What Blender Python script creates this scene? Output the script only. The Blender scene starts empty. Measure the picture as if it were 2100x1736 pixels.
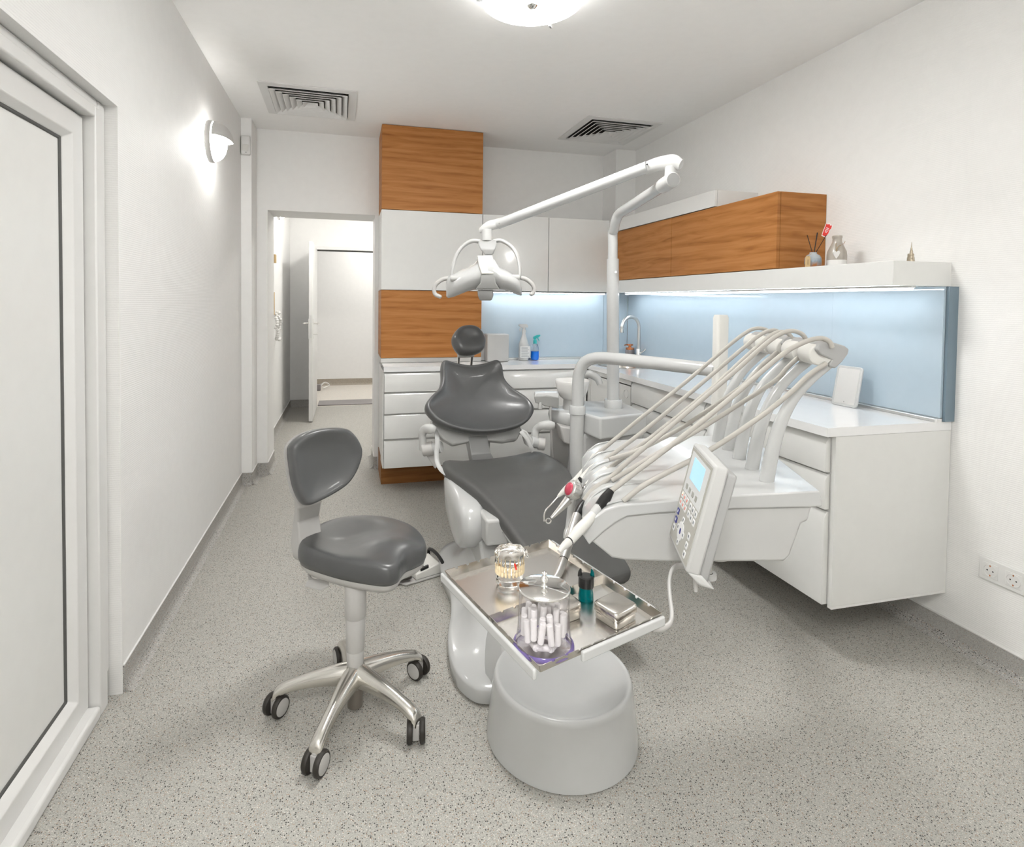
import bpy, bmesh, math, random
from mathutils import Vector, Matrix
random.seed(7)
C = bpy.context.scene.collection
R = math.radians

# ------------------------------------------------------------------ camera, world, exposure
cam_d = bpy.data.cameras.new('camera'); cam = bpy.data.objects.new('camera', cam_d); C.objects.link(cam)
FPX, CX, CY, YAW, PITCH, ROLL = 1141.7, 1000.0, 651.8, 0.2459, -0.0292, -0.0109
cam_d.sensor_fit = 'HORIZONTAL'; cam_d.sensor_width = 36.0; cam_d.lens = FPX/2100*36
cam_d.shift_x = (1050-CX)/2100; cam_d.shift_y = (CY-868)/2100
cam_d.clip_start = 0.02; cam_d.clip_end = 60
rt = Vector((math.cos(YAW), -math.sin(YAW), 0)); fw = Vector((math.sin(YAW), math.cos(YAW), 0)); up = Vector((0,0,1))
f2 = fw*math.cos(PITCH)+up*math.sin(PITCH); u2 = up*math.cos(PITCH)-fw*math.sin(PITCH)
r3 = rt*math.cos(ROLL)-u2*math.sin(ROLL); u3 = u2*math.cos(ROLL)+rt*math.sin(ROLL)
M = Matrix((( r3.x,u3.x,-f2.x,0),(r3.y,u3.y,-f2.y,0),(r3.z,u3.z,-f2.z,1.35),(0,0,0,1)))
cam.matrix_world = M
bpy.context.scene.camera = cam
w = bpy.data.worlds.new('world'); bpy.context.scene.world = w; w.use_nodes = True
w.node_tree.nodes['Background'].inputs[0].default_value = (0.9,0.93,1,1); w.node_tree.nodes['Background'].inputs[1].default_value = 0.3
vs = bpy.context.scene.view_settings
vs.view_transform = 'Standard'; vs.look = 'None'; vs.gamma = 1; vs.use_curve_mapping = False
vs.exposure = 0.68
LAMP_MAIN, FILL_REAR, SCONCE, LED, FILL_FAR = 40.0, 44.0, 46.0, 20.0, 52.0   # emission strengths of the fittings, seen and added

# ------------------------------------------------------------------ materials
def nd(nt, t, **kw):
    n = nt.nodes.new(t)
    for k, v in kw.items():
        if k in n.inputs.keys(): n.inputs[k].default_value = v
        else: setattr(n, k, v)
    return n
def mat(name, col, rough=0.5, metal=0.0, coat=0.0, trans=0.0, ior=1.45, emis=None, estr=0, spec=0.5, noise=0.0, nscale=20, bump=0.0, bscale=80, alpha=1):
    m = bpy.data.materials.new(name); m.use_nodes = True; nt = m.node_tree; b = nt.nodes['Principled BSDF']
    b.inputs['Base Color'].default_value = (*col,1); b.inputs['Roughness'].default_value = rough; b.inputs['Metallic'].default_value = metal
    b.inputs['Coat Weight'].default_value = coat; b.inputs['Coat Roughness'].default_value = 0.06
    b.inputs['Transmission Weight'].default_value = trans; b.inputs['IOR'].default_value = ior; b.inputs['Specular IOR Level'].default_value = spec
    if emis: b.inputs['Emission Color'].default_value = (*emis,1); b.inputs['Emission Strength'].default_value = estr
    tc = nd(nt,'ShaderNodeTexCoord'); nz = nd(nt,'ShaderNodeTexNoise'); nz.inputs['Scale'].default_value = nscale; nz.inputs['Detail'].default_value = 3
    nt.links.new(tc.outputs['Object'], nz.inputs['Vector'])
    mx = nd(nt,'ShaderNodeMix', data_type='RGBA'); mx.inputs[0].default_value = 1
    a = max(noise, 0.01)
    cr = nd(nt,'ShaderNodeValToRGB'); nt.links.new(nz.outputs['Fac'], cr.inputs[0])
    cr.color_ramp.elements[0].position = .3; cr.color_ramp.elements[1].position = .7
    cr.color_ramp.elements[0].color = (*[max(0,c*(1-a)) for c in col],1); cr.color_ramp.elements[1].color = (*[min(1,c*(1+a)) for c in col],1)
    nt.links.new(cr.outputs[0], b.inputs['Base Color'])
    if bump:
        n2 = nd(nt,'ShaderNodeTexNoise'); n2.inputs['Scale'].default_value = bscale; n2.inputs['Detail'].default_value = 2
        nt.links.new(tc.outputs['Object'], n2.inputs['Vector'])
        bp = nd(nt,'ShaderNodeBump'); bp.inputs['Strength'].default_value = bump; bp.inputs['Distance'].default_value = 0.002
        nt.links.new(n2.outputs['Fac'], bp.inputs['Height']); nt.links.new(bp.outputs[0], b.inputs['Normal'])
    return m
def emit(name, col, s):
    m = bpy.data.materials.new(name); m.use_nodes = True; nt = m.node_tree; nt.nodes.clear()
    e = nd(nt,'ShaderNodeEmission'); e.inputs[0].default_value = (*col,1); e.inputs[1].default_value = s
    o = nd(nt,'ShaderNodeOutputMaterial'); nt.links.new(e.outputs[0], o.inputs[0]); return m
def wall_mat(name, col, axis):
    # fine ribbed glass-fibre wall covering: rows of small stitches
    m = mat(name, col, 0.62, spec=0.3); nt = m.node_tree; b = nt.nodes['Principled BSDF']
    tc = nd(nt,'ShaderNodeTexCoord'); mp = nd(nt,'ShaderNodeMapping'); nt.links.new(tc.outputs['Object'], mp.inputs[0])
    wv = nd(nt,'ShaderNodeTexWave', wave_type='BANDS', bands_direction='Z'); wv.inputs['Scale'].default_value = 42; wv.inputs['Distortion'].default_value = 1.2; wv.inputs['Detail'].default_value = 1.5
    wv.inputs['Detail Scale'].default_value = 3.0
    nt.links.new(mp.outputs[0], wv.inputs[0])
    n2 = nd(nt,'ShaderNodeTexNoise'); n2.inputs['Scale'].default_value = 160; nt.links.new(mp.outputs[0], n2.inputs[0])
    ad = nd(nt,'ShaderNodeMath', operation='ADD'); nt.links.new(wv.outputs['Fac'], ad.inputs[0]); nt.links.new(n2.outputs['Fac'], ad.inputs[1])
    bp = nd(nt,'ShaderNodeBump'); bp.inputs['Strength'].default_value = 0.28; bp.inputs['Distance'].default_value = 0.0012
    nt.links.new(ad.outputs[0], bp.inputs['Height']); nt.links.new(bp.outputs[0], b.inputs['Normal'])
    return m
def wood_mat(name, dark=1.0):
    m = bpy.data.materials.new(name); m.use_nodes = True; nt = m.node_tree; b = nt.nodes['Principled BSDF']
    tc = nd(nt,'ShaderNodeTexCoord')
    mp = nd(nt,'ShaderNodeMapping'); mp.inputs['Scale'].default_value = (1.5,1.5,16); nt.links.new(tc.outputs['Object'], mp.inputs[0])
    nz = nd(nt,'ShaderNodeTexNoise'); nz.inputs['Scale'].default_value = 1.6; nz.inputs['Detail'].default_value = 5; nz.inputs['Distortion'].default_value = 1.4
    nt.links.new(mp.outputs[0], nz.inputs['Vector'])
    wv = nd(nt,'ShaderNodeTexWave', wave_type='BANDS', bands_direction='Z'); wv.inputs['Scale'].default_value = .35; wv.inputs['Distortion'].default_value = 14; wv.inputs['Detail'].default_value = 4; wv.inputs['Detail Scale'].default_value = 0.7
    nt.links.new(mp.outputs[0], wv.inputs['Vector'])
    mp2 = nd(nt,'ShaderNodeMapping'); mp2.inputs['Scale'].default_value = (2.6,2.6,90); nt.links.new(tc.outputs['Object'], mp2.inputs[0])
    n2 = nd(nt,'ShaderNodeTexNoise'); n2.inputs['Scale'].default_value = 1.5; n2.inputs['Detail'].default_value = 3; nt.links.new(mp2.outputs[0], n2.inputs['Vector'])
    a = nd(nt,'ShaderNodeMath', operation='MULTIPLY_ADD'); a.inputs[1].default_value = 0.22; nt.links.new(wv.outputs['Fac'], a.inputs[0]); nt.links.new(nz.outputs['Fac'], a.inputs[2])
    a2 = nd(nt,'ShaderNodeMath', operation='MULTIPLY_ADD'); a2.inputs[1].default_value = 0.40; nt.links.new(n2.outputs['Fac'], a2.inputs[0]); nt.links.new(a.outputs[0], a2.inputs[2])
    cr = nd(nt,'ShaderNodeValToRGB'); nt.links.new(a2.outputs[0], cr.inputs[0]); e = cr.color_ramp.elements
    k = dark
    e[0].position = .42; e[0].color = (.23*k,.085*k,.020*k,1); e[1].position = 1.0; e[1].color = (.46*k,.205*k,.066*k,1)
    x = cr.color_ramp.elements.new(.62); x.color = (.345*k,.137*k,.036*k,1); x = cr.color_ramp.elements.new(.80); x.color = (.41*k,.172*k,.050*k,1)
    nt.links.new(cr.outputs[0], b.inputs['Base Color']); b.inputs['Roughness'].default_value = 0.5; b.inputs['Specular IOR Level'].default_value = .2
    bp = nd(nt,'ShaderNodeBump'); bp.inputs['Strength'].default_value = 0.12; bp.inputs['Distance'].default_value = .001; nt.links.new(n2.outputs['Fac'], bp.inputs['Height']); nt.links.new(bp.outputs[0], b.inputs['Normal'])
    return m
def floor_mat(name, base, sc=1.0, dk=1.0):
    m = bpy.data.materials.new(name); m.use_nodes = True; nt = m.node_tree; b = nt.nodes['Principled BSDF']
    tc = nd(nt,'ShaderNodeTexCoord')
    def mixc(fac, c1, c2):
        mx = nd(nt,'ShaderNodeMix', data_type='RGBA'); nt.links.new(fac, mx.inputs[0])
        for i, c in ((6,c1),(7,c2)):
            if isinstance(c, tuple): mx.inputs[i].default_value = (*c,1)
            else: nt.links.new(c, mx.inputs[i])
        return mx.outputs[2]
    fine = nd(nt,'ShaderNodeTexNoise'); fine.inputs['Scale'].default_value = 260; fine.inputs['Detail'].default_value = 3; nt.links.new(tc.outputs['Object'], fine.inputs['Vector'])
    rr = nd(nt,'ShaderNodeValToRGB'); rr.color_ramp.elements[0].position = .35; rr.color_ramp.elements[1].position = .65; nt.links.new(fine.outputs['Fac'], rr.inputs[0])
    col = mixc(rr.outputs[0], tuple(c*.86 for c in base), tuple(min(1,c*1.12) for c in base))
    def specks(scale, thr, prob, c, col):
        v = nd(nt,'ShaderNodeTexVoronoi', feature='F1'); v.inputs['Scale'].default_value = scale; v.inputs['Randomness'].default_value = 1; nt.links.new(tc.outputs['Object'], v.inputs['Vector'])
        lt = nd(nt,'ShaderNodeMath', operation='LESS_THAN'); lt.inputs[1].default_value = thr; nt.links.new(v.outputs['Distance'], lt.inputs[0])
        sp = nd(nt,'ShaderNodeSeparateColor'); nt.links.new(v.outputs['Color'], sp.inputs[0])
        l2 = nd(nt,'ShaderNodeMath', operation='LESS_THAN'); l2.inputs[1].default_value = prob; nt.links.new(sp.outputs[0], l2.inputs[0])
        mu = nd(nt,'ShaderNodeMath', operation='MULTIPLY'); nt.links.new(lt.outputs[0], mu.inputs[0]); nt.links.new(l2.outputs[0], mu.inputs[1])
        return mixc(mu.outputs[0], col, c)
    d = dk
    col = specks(330*sc, .40, .40, (.24*d,.235*d,.22*d), col)
    col = specks(260*sc, .38, .22, (.36*d,.26*d,.19*d), col)
    col = specks(185*sc, .35, .28, (.06*d,.058*d,.052*d), col)
    col = specks(240*sc, .33, .25, (.66,.64,.59), col)
    nt.links.new(col, b.inputs['Base Color']); b.inputs['Roughness'].default_value = 0.48; b.inputs['Specular IOR Level'].default_value = .35
    bp = nd(nt,'ShaderNodeBump'); bp.inputs['Strength'].default_value = 0.15; bp.inputs['Distance'].default_value = .001; nt.links.new(fine.outputs['Fac'], bp.inputs['Height']); nt.links.new(bp.outputs[0], b.inputs['Normal'])
    return m
WALL = wall_mat('ribbed_wall_covering', (.86,.855,.84), 'x'); CEIL = mat('ceiling_paint', (.95,.945,.93), .7, spec=.2)
SMOOTHWALL = mat('painted_wall', (.86,.855,.84), .6, spec=.3)
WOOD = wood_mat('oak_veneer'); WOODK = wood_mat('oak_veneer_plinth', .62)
FLOOR = floor_mat('speckled_vinyl', (.43,.42,.385)); BASEB = floor_mat('speckled_vinyl_coving', (.40,.39,.37)); TILE = floor_mat('pale_tile', (.72,.68,.62), 1, 3)
TANB = floor_mat('tan_vinyl', (.40,.35,.28))
LACQ = mat('white_lacquer', (.74,.74,.72), .16, coat=.4); LACQ2 = mat('white_laminate', (.74,.735,.72), .4)
STONE = mat('white_worktop', (.84,.84,.84), .1, coat=.5); WHITE = mat('white_gloss_plastic', (.53,.535,.53), .2, coat=.35)
WHITEM = mat('white_satin_plastic', (.52,.52,.51), .38); PVC = mat('white_pvc', (.76,.755,.74), .3); PANEL = mat('door_panel', (.80,.80,.78), .35)
GREYP = mat('pale_grey_plastic', (.36,.36,.355), .4); GREYD = mat('mid_grey_plastic', (.30,.30,.29), .45); STOOLG = mat('stool_grey_plastic', (.50,.49,.475), .42)
LEATH = mat('grey_upholstery', (.078,.080,.081), .34, spec=.8, coat=.12, bump=.05, bscale=900, noise=.04)
LEATH_LIT = mat('grey_upholstery_lit', (.088,.088,.085), .42, spec=.5, bump=.05, bscale=900, noise=.04)  # same upholstery, more matte; slightly lighter tone stands for light on the seat
CHROME = mat('chrome', (.86,.85,.83), .07, 1); POLISH = mat('polished_aluminium', (.74,.72,.68), .2, 1); STEEL = mat('stainless_steel', (.62,.59,.55), .20, 1, bump=.02, bscale=200)
STEELB = mat('steel_tray_floor', (.74,.72,.69), .24, 1); ALU = mat('brushed_aluminium', (.66,.66,.65), .35, 1); CYLM = mat('dark_steel', (.30,.27,.24), .32, .7); SILVER = mat('satin_silver', (.62,.61,.59), .3, .85)
BLACK = mat('black_plastic', (.012,.012,.012), .35); BLACKR = mat('black_rubber', (.03,.026,.022), .5); DARK = mat('recess_shade', (.02,.018,.016), .8)
GASK = mat('grey_gasket', (.10,.10,.095), .7)
BLUEG = mat('pale_blue_glass', (.44,.535,.61), .06, coat=.6); BLUEE = mat('blue_glass_edge', (.17,.23,.28), .2)
HOSE = mat('grey_hose', (.42,.40,.365), .5); CORD = mat('grey_cord', (.33,.33,.32), .5)
IVORY = mat('ivory_plastic', (.68,.67,.635), .3); PINK = mat('pink_cap', (.48,.05,.09), .3); RED = mat('red_plastic', (.75,.03,.02), .4)
GLASS = mat('clear_acrylic', (.97,.96,.99), .02, trans=1, ior=1.25)
def thin_clear(name, tint, refl):
    m = bpy.data.materials.new(name); m.use_nodes = True; nt = m.node_tree; nt.nodes.clear()
    t = nd(nt,'ShaderNodeBsdfTransparent'); t.inputs[0].default_value = (*tint,1); g = nd(nt,'ShaderNodeBsdfGlossy'); g.inputs['Roughness'].default_value = .03
    lw = nd(nt,'ShaderNodeLayerWeight'); lw.inputs[0].default_value = refl; mx = nd(nt,'ShaderNodeMixShader'); o = nd(nt,'ShaderNodeOutputMaterial')
    nt.links.new(lw.outputs['Facing'], mx.inputs[0]); nt.links.new(t.outputs[0], mx.inputs[1]); nt.links.new(g.outputs[0], mx.inputs[2]); nt.links.new(mx.outputs[0], o.inputs[0]); return m
JARM = thin_clear('clear_acrylic_wall', (.97,.96,.985), .22)
GLASSM = mat('clear_resin', (.97,.96,.94), .06, trans=1, ior=1.38)
PURP = mat('violet_acrylic', (.42,.33,.78), .06, trans=.75, ior=1.3); COTTON = mat('cotton', (.88,.86,.84), .9, spec=.1, bump=.3, bscale=600)
TEAL = mat('teal_glass', (.0,.20,.22), .05, trans=.7, ior=1.3); TEALP = mat('turquoise_plastic', (.05,.55,.55), .3, trans=.3)
BLUEL = mat('blue_liquid', (.0,.16,.72), .1, coat=.4); TOOTH = mat('tooth_ivory', (.82,.68,.45), .4)
CERW = mat('white_ceramic', (.78,.77,.75), .25); CERG = mat('grey_ceramic', (.42,.38,.33), .3, coat=.3, noise=.12, nscale=14); COPPER = mat('copper', (.72,.28,.13), .2, 1)
GREYC = mat('smoke_plastic', (.22,.20,.20), .3); STICK = mat('black_reed', (.012,.01,.01), .6); TAN = mat('kraft_card', (.62,.45,.24), .8); TWINE = mat('jute_twine', (.38,.27,.15), .9)
KEYF = mat('keypad_foil', (.43,.42,.38), .35); LCDB = mat('white_foil', (.70,.71,.71), .3); KEYB = mat('key_white', (.74,.74,.74), .4); KEYG = mat('key_grey', (.36,.36,.33), .4)
NAVY = mat('navy_print', (.02,.025,.22), .4); REDK = mat('red_print', (.75,.20,.14), .5); DGP = mat('grey_print', (.18,.2,.22), .5)
LCD = mat('lcd', (.15,.25,.35), .2, emis=(.42,.70,.90), estr=.55); MIRR = mat('mirror_glass', (.80,.80,.79), .35, .6); BRONZE = mat('souvenir_bronze', (.36,.31,.24), .35, .8, noise=.3, nscale=160)
LAMPW = emit('lamp_glow', (1,.995,.975), LAMP_MAIN); LAMPS = emit('lamp_rim_glow', (1,.995,.975), LAMP_MAIN*.12); FILLT = emit('rear_fill_rim_glow', (1,.995,.975), FILL_REAR*.9); FILLR = emit('fill_glow_rear', (1,.995,.975), FILL_REAR); SCON = emit('sconce_glow', (1,.98,.95), SCONCE)  # the two rear glows belong to the added fill lamp
LEDM = emit('led_glow', (.93,.97,1), LED); FILLF = emit('hall_fill_glow', (1,.98,.94), FILL_FAR); AMB = emit('amber_led', (1,.7,.3), 3)  # hall glow is for lamps added out of view

# ------------------------------------------------------------------ object helpers
def wl(o):
    v = Vector((0,0,0))
    while o is not None: v += o.location; o = o.parent
    return v
def obj(name, bm, m, parent=None, smooth=True, ang=38, bevel=0, seg=2, sub=0, local=False):
    if parent is not None and not local: bmesh.ops.translate(bm, verts=bm.verts, vec=-wl(parent))
    bmesh.ops.recalc_face_normals(bm, faces=bm.faces)
    me = bpy.data.meshes.new(name); bm.to_mesh(me); bm.free()
    for i, mm in enumerate(m if isinstance(m, (list,tuple)) else [m]): me.materials.append(mm)
    if smooth:
        for p in me.polygons: p.use_smooth = True
        me.set_sharp_from_angle(angle=R(ang))
    o = bpy.data.objects.new(name, me); C.objects.link(o)
    if parent is not None: o.parent = parent
    if bevel:
        b = o.modifiers.new('bevel','BEVEL'); b.width = bevel; b.segments = seg; b.limit_method = 'ANGLE'; b.angle_limit = R(35)
        if smooth: b.harden_normals = False
    if sub: s = o.modifiers.new('subd','SUBSURF'); s.levels = sub; s.render_levels = sub
    return o
def thing(name, label, cat, loc=(0,0,0), rotz=0, group=None):
    o = bpy.data.objects.new(name, None); C.objects.link(o); o.location = loc; o.rotation_euler = (0,0,rotz); o.empty_display_size = .05
    o['label'] = label; o['category'] = cat
    if group: o['group'] = group
    return o
def tag(o, label, cat, group=None):
    o['label'] = label; o['category'] = cat
    if group: o['group'] = group
    return o
def struct(o): o['kind'] = 'structure'; return o
def BM(): return bmesh.new()
def box(bm, x0,x1,y0,y1,z0,z1, mi=0):
    v = [bm.verts.new(p) for p in ((x0,y0,z0),(x1,y0,z0),(x1,y1,z0),(x0,y1,z0),(x0,y0,z1),(x1,y0,z1),(x1,y1,z1),(x0,y1,z1))]
    for f in ((0,3,2,1),(4,5,6,7),(0,1,5,4),(1,2,6,5),(2,3,7,6),(3,0,4,7)):
        q = bm.faces.new([v[i] for i in f]); q.material_index = mi
    return bm
def obox(bm, c, ax, ay, az, hx, hy, hz, mi=0):
    c = Vector(c); ax = Vector(ax).normalized()*hx; ay = Vector(ay).normalized()*hy; az = Vector(az).normalized()*hz
    v = [bm.verts.new(c+ax*i+ay*j+az*k) for k in (-1,1) for i,j in ((-1,-1),(1,-1),(1,1),(-1,1))]
    for f in ((0,3,2,1),(4,5,6,7),(0,1,5,4),(1,2,6,5),(2,3,7,6),(3,0,4,7)):
        q = bm.faces.new([v[i] for i in f]); q.material_index = mi
    return bm
def loft(bm, rings, cap=True, closed=True, mi=0, loop=False):
    vr = [[bm.verts.new(p) for p in r] for r in rings]; n = len(vr[0])
    pairs = list(zip(vr, vr[1:])) + ([(vr[-1], vr[0])] if loop else [])
    for a, b in pairs:
        for i in range(n if closed else n-1):
            j = (i+1) % n
            f = bm.faces.new((a[i],a[j],b[j],b[i])); f.material_index = mi
    if cap and not loop and closed:
        for r in (vr[0][::-1], vr[-1]):
            f = bm.faces.new(r); f.material_index = mi
    return bm
def prism(bm, pts, vec, mi=0):
    vec = Vector(vec); return loft(bm, [[Vector(p) for p in pts], [Vector(p)+vec for p in pts]], mi=mi)
def circ(c, r, ax, n=24, ry=None, ref=None, ph=0):
    ax = Vector(ax).normalized(); ref = Vector(ref) if ref else (Vector((0,0,1)) if abs(ax.z) < .9 else Vector((1,0,0)))
    u = ref.cross(ax).normalized(); v = ax.cross(u); ry = ry or r
    return [Vector(c)+u*r*math.cos(2*math.pi*i/n+ph)+v*ry*math.sin(2*math.pi*i/n+ph) for i in range(n)]
def cyl(bm, a, b, r, r2=None, n=24, mi=0):
    a = Vector(a); b = Vector(b); return loft(bm, [circ(a, r, b-a, n), circ(b, r if r2 is None else r2, b-a, n)], mi=mi)
def lathe(bm, prof, c=(0,0,0), n=36, ax=(0,0,1), cap=True, mi=0):
    c = Vector(c); ax = Vector(ax).normalized(); return loft(bm, [circ(c+ax*z, max(r,1e-4), ax, n) for r, z in prof], cap=cap, mi=mi)
def cr(pts, k=6, closed=False):
    P = [Vector(p) for p in pts]; out = []; n = len(P)
    rng = range(n) if closed else range(n-1)
    for i in rng:
        if closed: a,b,c,d = P[i-1],P[i],P[(i+1)%n],P[(i+2)%n]
        else: a = P[i-1] if i else P[0]*2-P[1]; b = P[i]; c = P[i+1]; d = P[i+2] if i+2 < n else P[-1]*2-P[-2]
        for j in range(k):
            t = j/k; out.append(.5*((2*b)+(c-a)*t+(2*a-5*b+4*c-d)*t*t+(3*b-a-3*c+d)*t**3))
    if not closed: out.append(P[-1])
    return out
def tube(bm, pts, r, n=14, k=6, flat=1.0, ref=None, mi=0, smooth=True):
    """sweep a round or flattened section along a path; r is one radius or one per point"""
    P = cr(pts, k) if smooth else [Vector(p) for p in pts]
    if not isinstance(r, (list,tuple)): r = [r]*len(pts)
    rr = [x.x for x in cr([(q,0,0) for q in r], k)] if smooth else list(r)
    rings = []; u = None
    for i, p in enumerate(P):
        t = (P[min(i+1,len(P)-1)]-P[max(i-1,0)]).normalized()
        if u is None:
            q = Vector(ref) if ref else (Vector((0,0,1)) if abs(t.z) < .9 else Vector((1,0,0))); u = (q-t*q.dot(t)).normalized()
        else: u = (u-t*u.dot(t)).normalized()
        v = t.cross(u); rings.append([p+u*rr[i]*math.cos(2*math.pi*j/n)+v*rr[i]*flat*math.sin(2*math.pi*j/n) for j in range(n)])
    return loft(bm, rings, mi=mi)
def pad(bm, outline, prof, Mx, fn=None, k=5, mi=0):
    """cushion: closed outline in local xy, profile = (scale, z) rings from back centre round the rim to front centre"""
    P = [Vector((p[0],p[1],0)) for p in outline]; P = cr(P, k, True); c = sum(P, Vector())/len(P); rings = []
    for s, z in prof:
        rg = []
        for p in P:
            q = c+(p-c)*s; q.z = z+(fn(q.x,q.y,s,z) if fn else 0); rg.append(Mx@q)
        rings.append(rg)
    return loft(bm, rings, mi=mi)
def frame_mx(o, x, y, z):
    x = Vector(x).normalized(); y = Vector(y).normalized(); z = Vector(z).normalized()
    return Matrix(((x.x,y.x,z.x,o[0]),(x.y,y.y,z.y,o[1]),(x.z,y.z,z.z,o[2]),(0,0,0,1)))
def rrect(cx, cy, hx, hy, r, n=4):
    out = []
    for qx, qy, a0 in ((1,1,0),(-1,1,90),(-1,-1,180),(1,-1,270)):
        for i in range(n+1):
            a = R(a0+90*i/n); out.append((cx+qx*(hx-r)+r*math.cos(a), cy+qy*(hy-r)+r*math.sin(a)))
    return out
def dup(root, loc, rotz=0, label=None, group=None):
    r = root.copy(); C.objects.link(r); r.location = loc; r.rotation_euler = (0,0,rotz)
    if label: r['label'] = label
    if group: r['group'] = group
    for ch in list(root.children):
        c = ch.copy(); C.objects.link(c); c.parent = r
        for g in ch.children:
            d = g.copy(); C.objects.link(d); d.parent = c
    return r
def bx(name, m, x0,x1,y0,y1,z0,z1, parent=None, bevel=0, **k): return obj(name, box(BM(), x0,x1,y0,y1,z0,z1), m, parent, bevel=bevel, smooth=bevel>0, **k)
# ------------------------------------------------------------------ room shell
XL, XR, ZC, YB, YF = -.742, 2.348, 2.636, 4.531, -1.6
struct(bx('floor', FLOOR, -1.0, 2.6, YF-.2, 7.33, -.1, 0)); struct(bx('floor', TILE, -1.4, 2.6, 7.33, 9.3, -.1, 0))
struct(bx('ceiling', CEIL, -1.0, 2.6, YF-.2, YB+.2, ZC, ZC+.15))
wlb = BM(); box(wlb,-.95,XL,2.105,YB+.37,0,ZC); box(wlb,-.95,XL,YF,1.02,0,ZC); box(wlb,-.95,XL,1.02,2.105,1.982,ZC); box(wlb,-.95,-.875,1.02,2.105,0,1.982)
struct(obj('wall_left', wlb, WALL, smooth=False))
struct(bx('wall_right', WALL, XR, XR+.15, YF, YB+.2, 0, ZC)); struct(bx('wall_front', WALL, -.95, XR+.15, YF-.15, YF, 0, ZC))
wb = BM(); box(wb,-.742,-.595,YB,4.9,0,ZC); box(wb,-.595,.207,YB,4.9,2.028,ZC); box(wb,.207,XR,YB,4.9,0,ZC)
struct(obj('wall_back', wb, SMOOTHWALL, smooth=False))
struct(bx('trim_1', SMOOTHWALL, XL, -.672, 4.30, YB, 0, ZC)); struct(bx('trim_2', SMOOTHWALL, 2.169, XR, 4.289, YB, 0, ZC))
ws = BM(); box(ws,.998,2.3,4.282,YB,.893,1.43); box(ws,2.3,XR,1.702,4.282,.893,1.43); struct(obj('trim_3', ws, SMOOTHWALL, smooth=False))
# hallway and the room beyond
struct(bx('wall_hall_left', SMOOTHWALL, -.85, -.70, 4.9, 7.33, 0, 2.6)); struct(bx('wall_hall_right', SMOOTHWALL, 1.3, 1.45, 4.9, 7.33, 0, 2.6))
wh = BM(); box(wh,-.85,-.43,7.33,7.45,0,2.6); box(wh,-.43,.48,7.33,7.45,2.0,2.6); box(wh,.48,1.45,7.33,7.45,0,2.6); struct(obj('wall_hall_back', wh, SMOOTHWALL, smooth=False))
struct(bx('ceiling', CEIL, -.85, 1.45, 4.9, 7.45, 2.6, 2.7))
struct(bx('wall_far', SMOOTHWALL, -1.4, 2.6, 9.14, 9.3, 0, 2.6)); struct(bx('wall_far_left', SMOOTHWALL, -1.4, -1.3, 7.45, 9.14, 0, 2.6)); struct(bx('wall_far_right', SMOOTHWALL, 2.4, 2.5, 7.45, 9.14, 0, 2.6))
struct(bx('ceiling', CEIL, -1.4, 2.6, 7.45, 9.3, 2.6, 2.7))
def cove(name, pts, side, m=BASEB, h=.094):
    """coved skirting: profile swept along wall segments; side = unit normal into the room for every segment"""
    bm = BM()
    prof = [(0,0),(.034,0),(.018,.006),(.008,.018),(.004,.036),(.004,h),(0,h)]
    for (a, b), nrm in zip(zip(pts, pts[1:]), side):
        a = Vector((*a,0)); b = Vector((*b,0)); nrm = Vector((*nrm,0))
        loft(bm, [[a+nrm*p+Vector((0,0,z)) for p, z in prof], [b+nrm*p+Vector((0,0,z)) for p, z in prof]])
    return struct(obj(name, bm, m, smooth=True, ang=60))
def capl(name, pts, side, h=.094):
    bm = BM()
    for (a, b), nrm in zip(zip(pts, pts[1:]), side):
        x0,x1 = sorted((a[0],b[0],)); y0,y1 = sorted((a[1],b[1])); nx, ny = nrm
        x0 = min(x0, x0+nx*.006); x1 = max(x1, x1+nx*.006); y0 = min(y0, y0+ny*.006); y1 = max(y1, y1+ny*.006)
        box(bm, x0,x1,y0,y1,h,h+.004)
    return struct(obj(name, bm, PVC, smooth=False))
lp = [(XL,2.11),(XL,4.30),(-.672,4.30),(-.672,YB),(-.595,YB),(-.595,4.9)]; ls = [(1,0),(0,-1),(1,0),(0,-1),(1,0)]
cove('baseboard_left', lp, ls); capl('trim_4', lp, ls)
rp = [(XR,YF),(XR,4.28)]; cove('baseboard_right', rp, [(-1,0)]); capl('trim_5', rp, [(-1,0)])
bp_ = [(.207,4.9),(.207,YB),(.232,YB)]; cove('baseboard_back', bp_, [(-1,0),(0,-1)]); capl('trim_6', bp_, [(-1,0),(0,-1)])
hp = [(-.70,4.9),(-.70,7.33),(-.43,7.33)]; cove('baseboard_hall', hp, [(1,0),(0,-1)]); capl('trim_7', hp, [(1,0),(0,-1)])
cove('baseboard_far', [(-1.3,9.14),(2.4,9.14)], [(0,-1)], TANB, .10)
cove('baseboard_rear', [(XL,YF),(XR,YF)], [(0,1)]); cove('baseboard_left', [(XL,1.02),(XL,YF)], [(1,0)])
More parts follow.
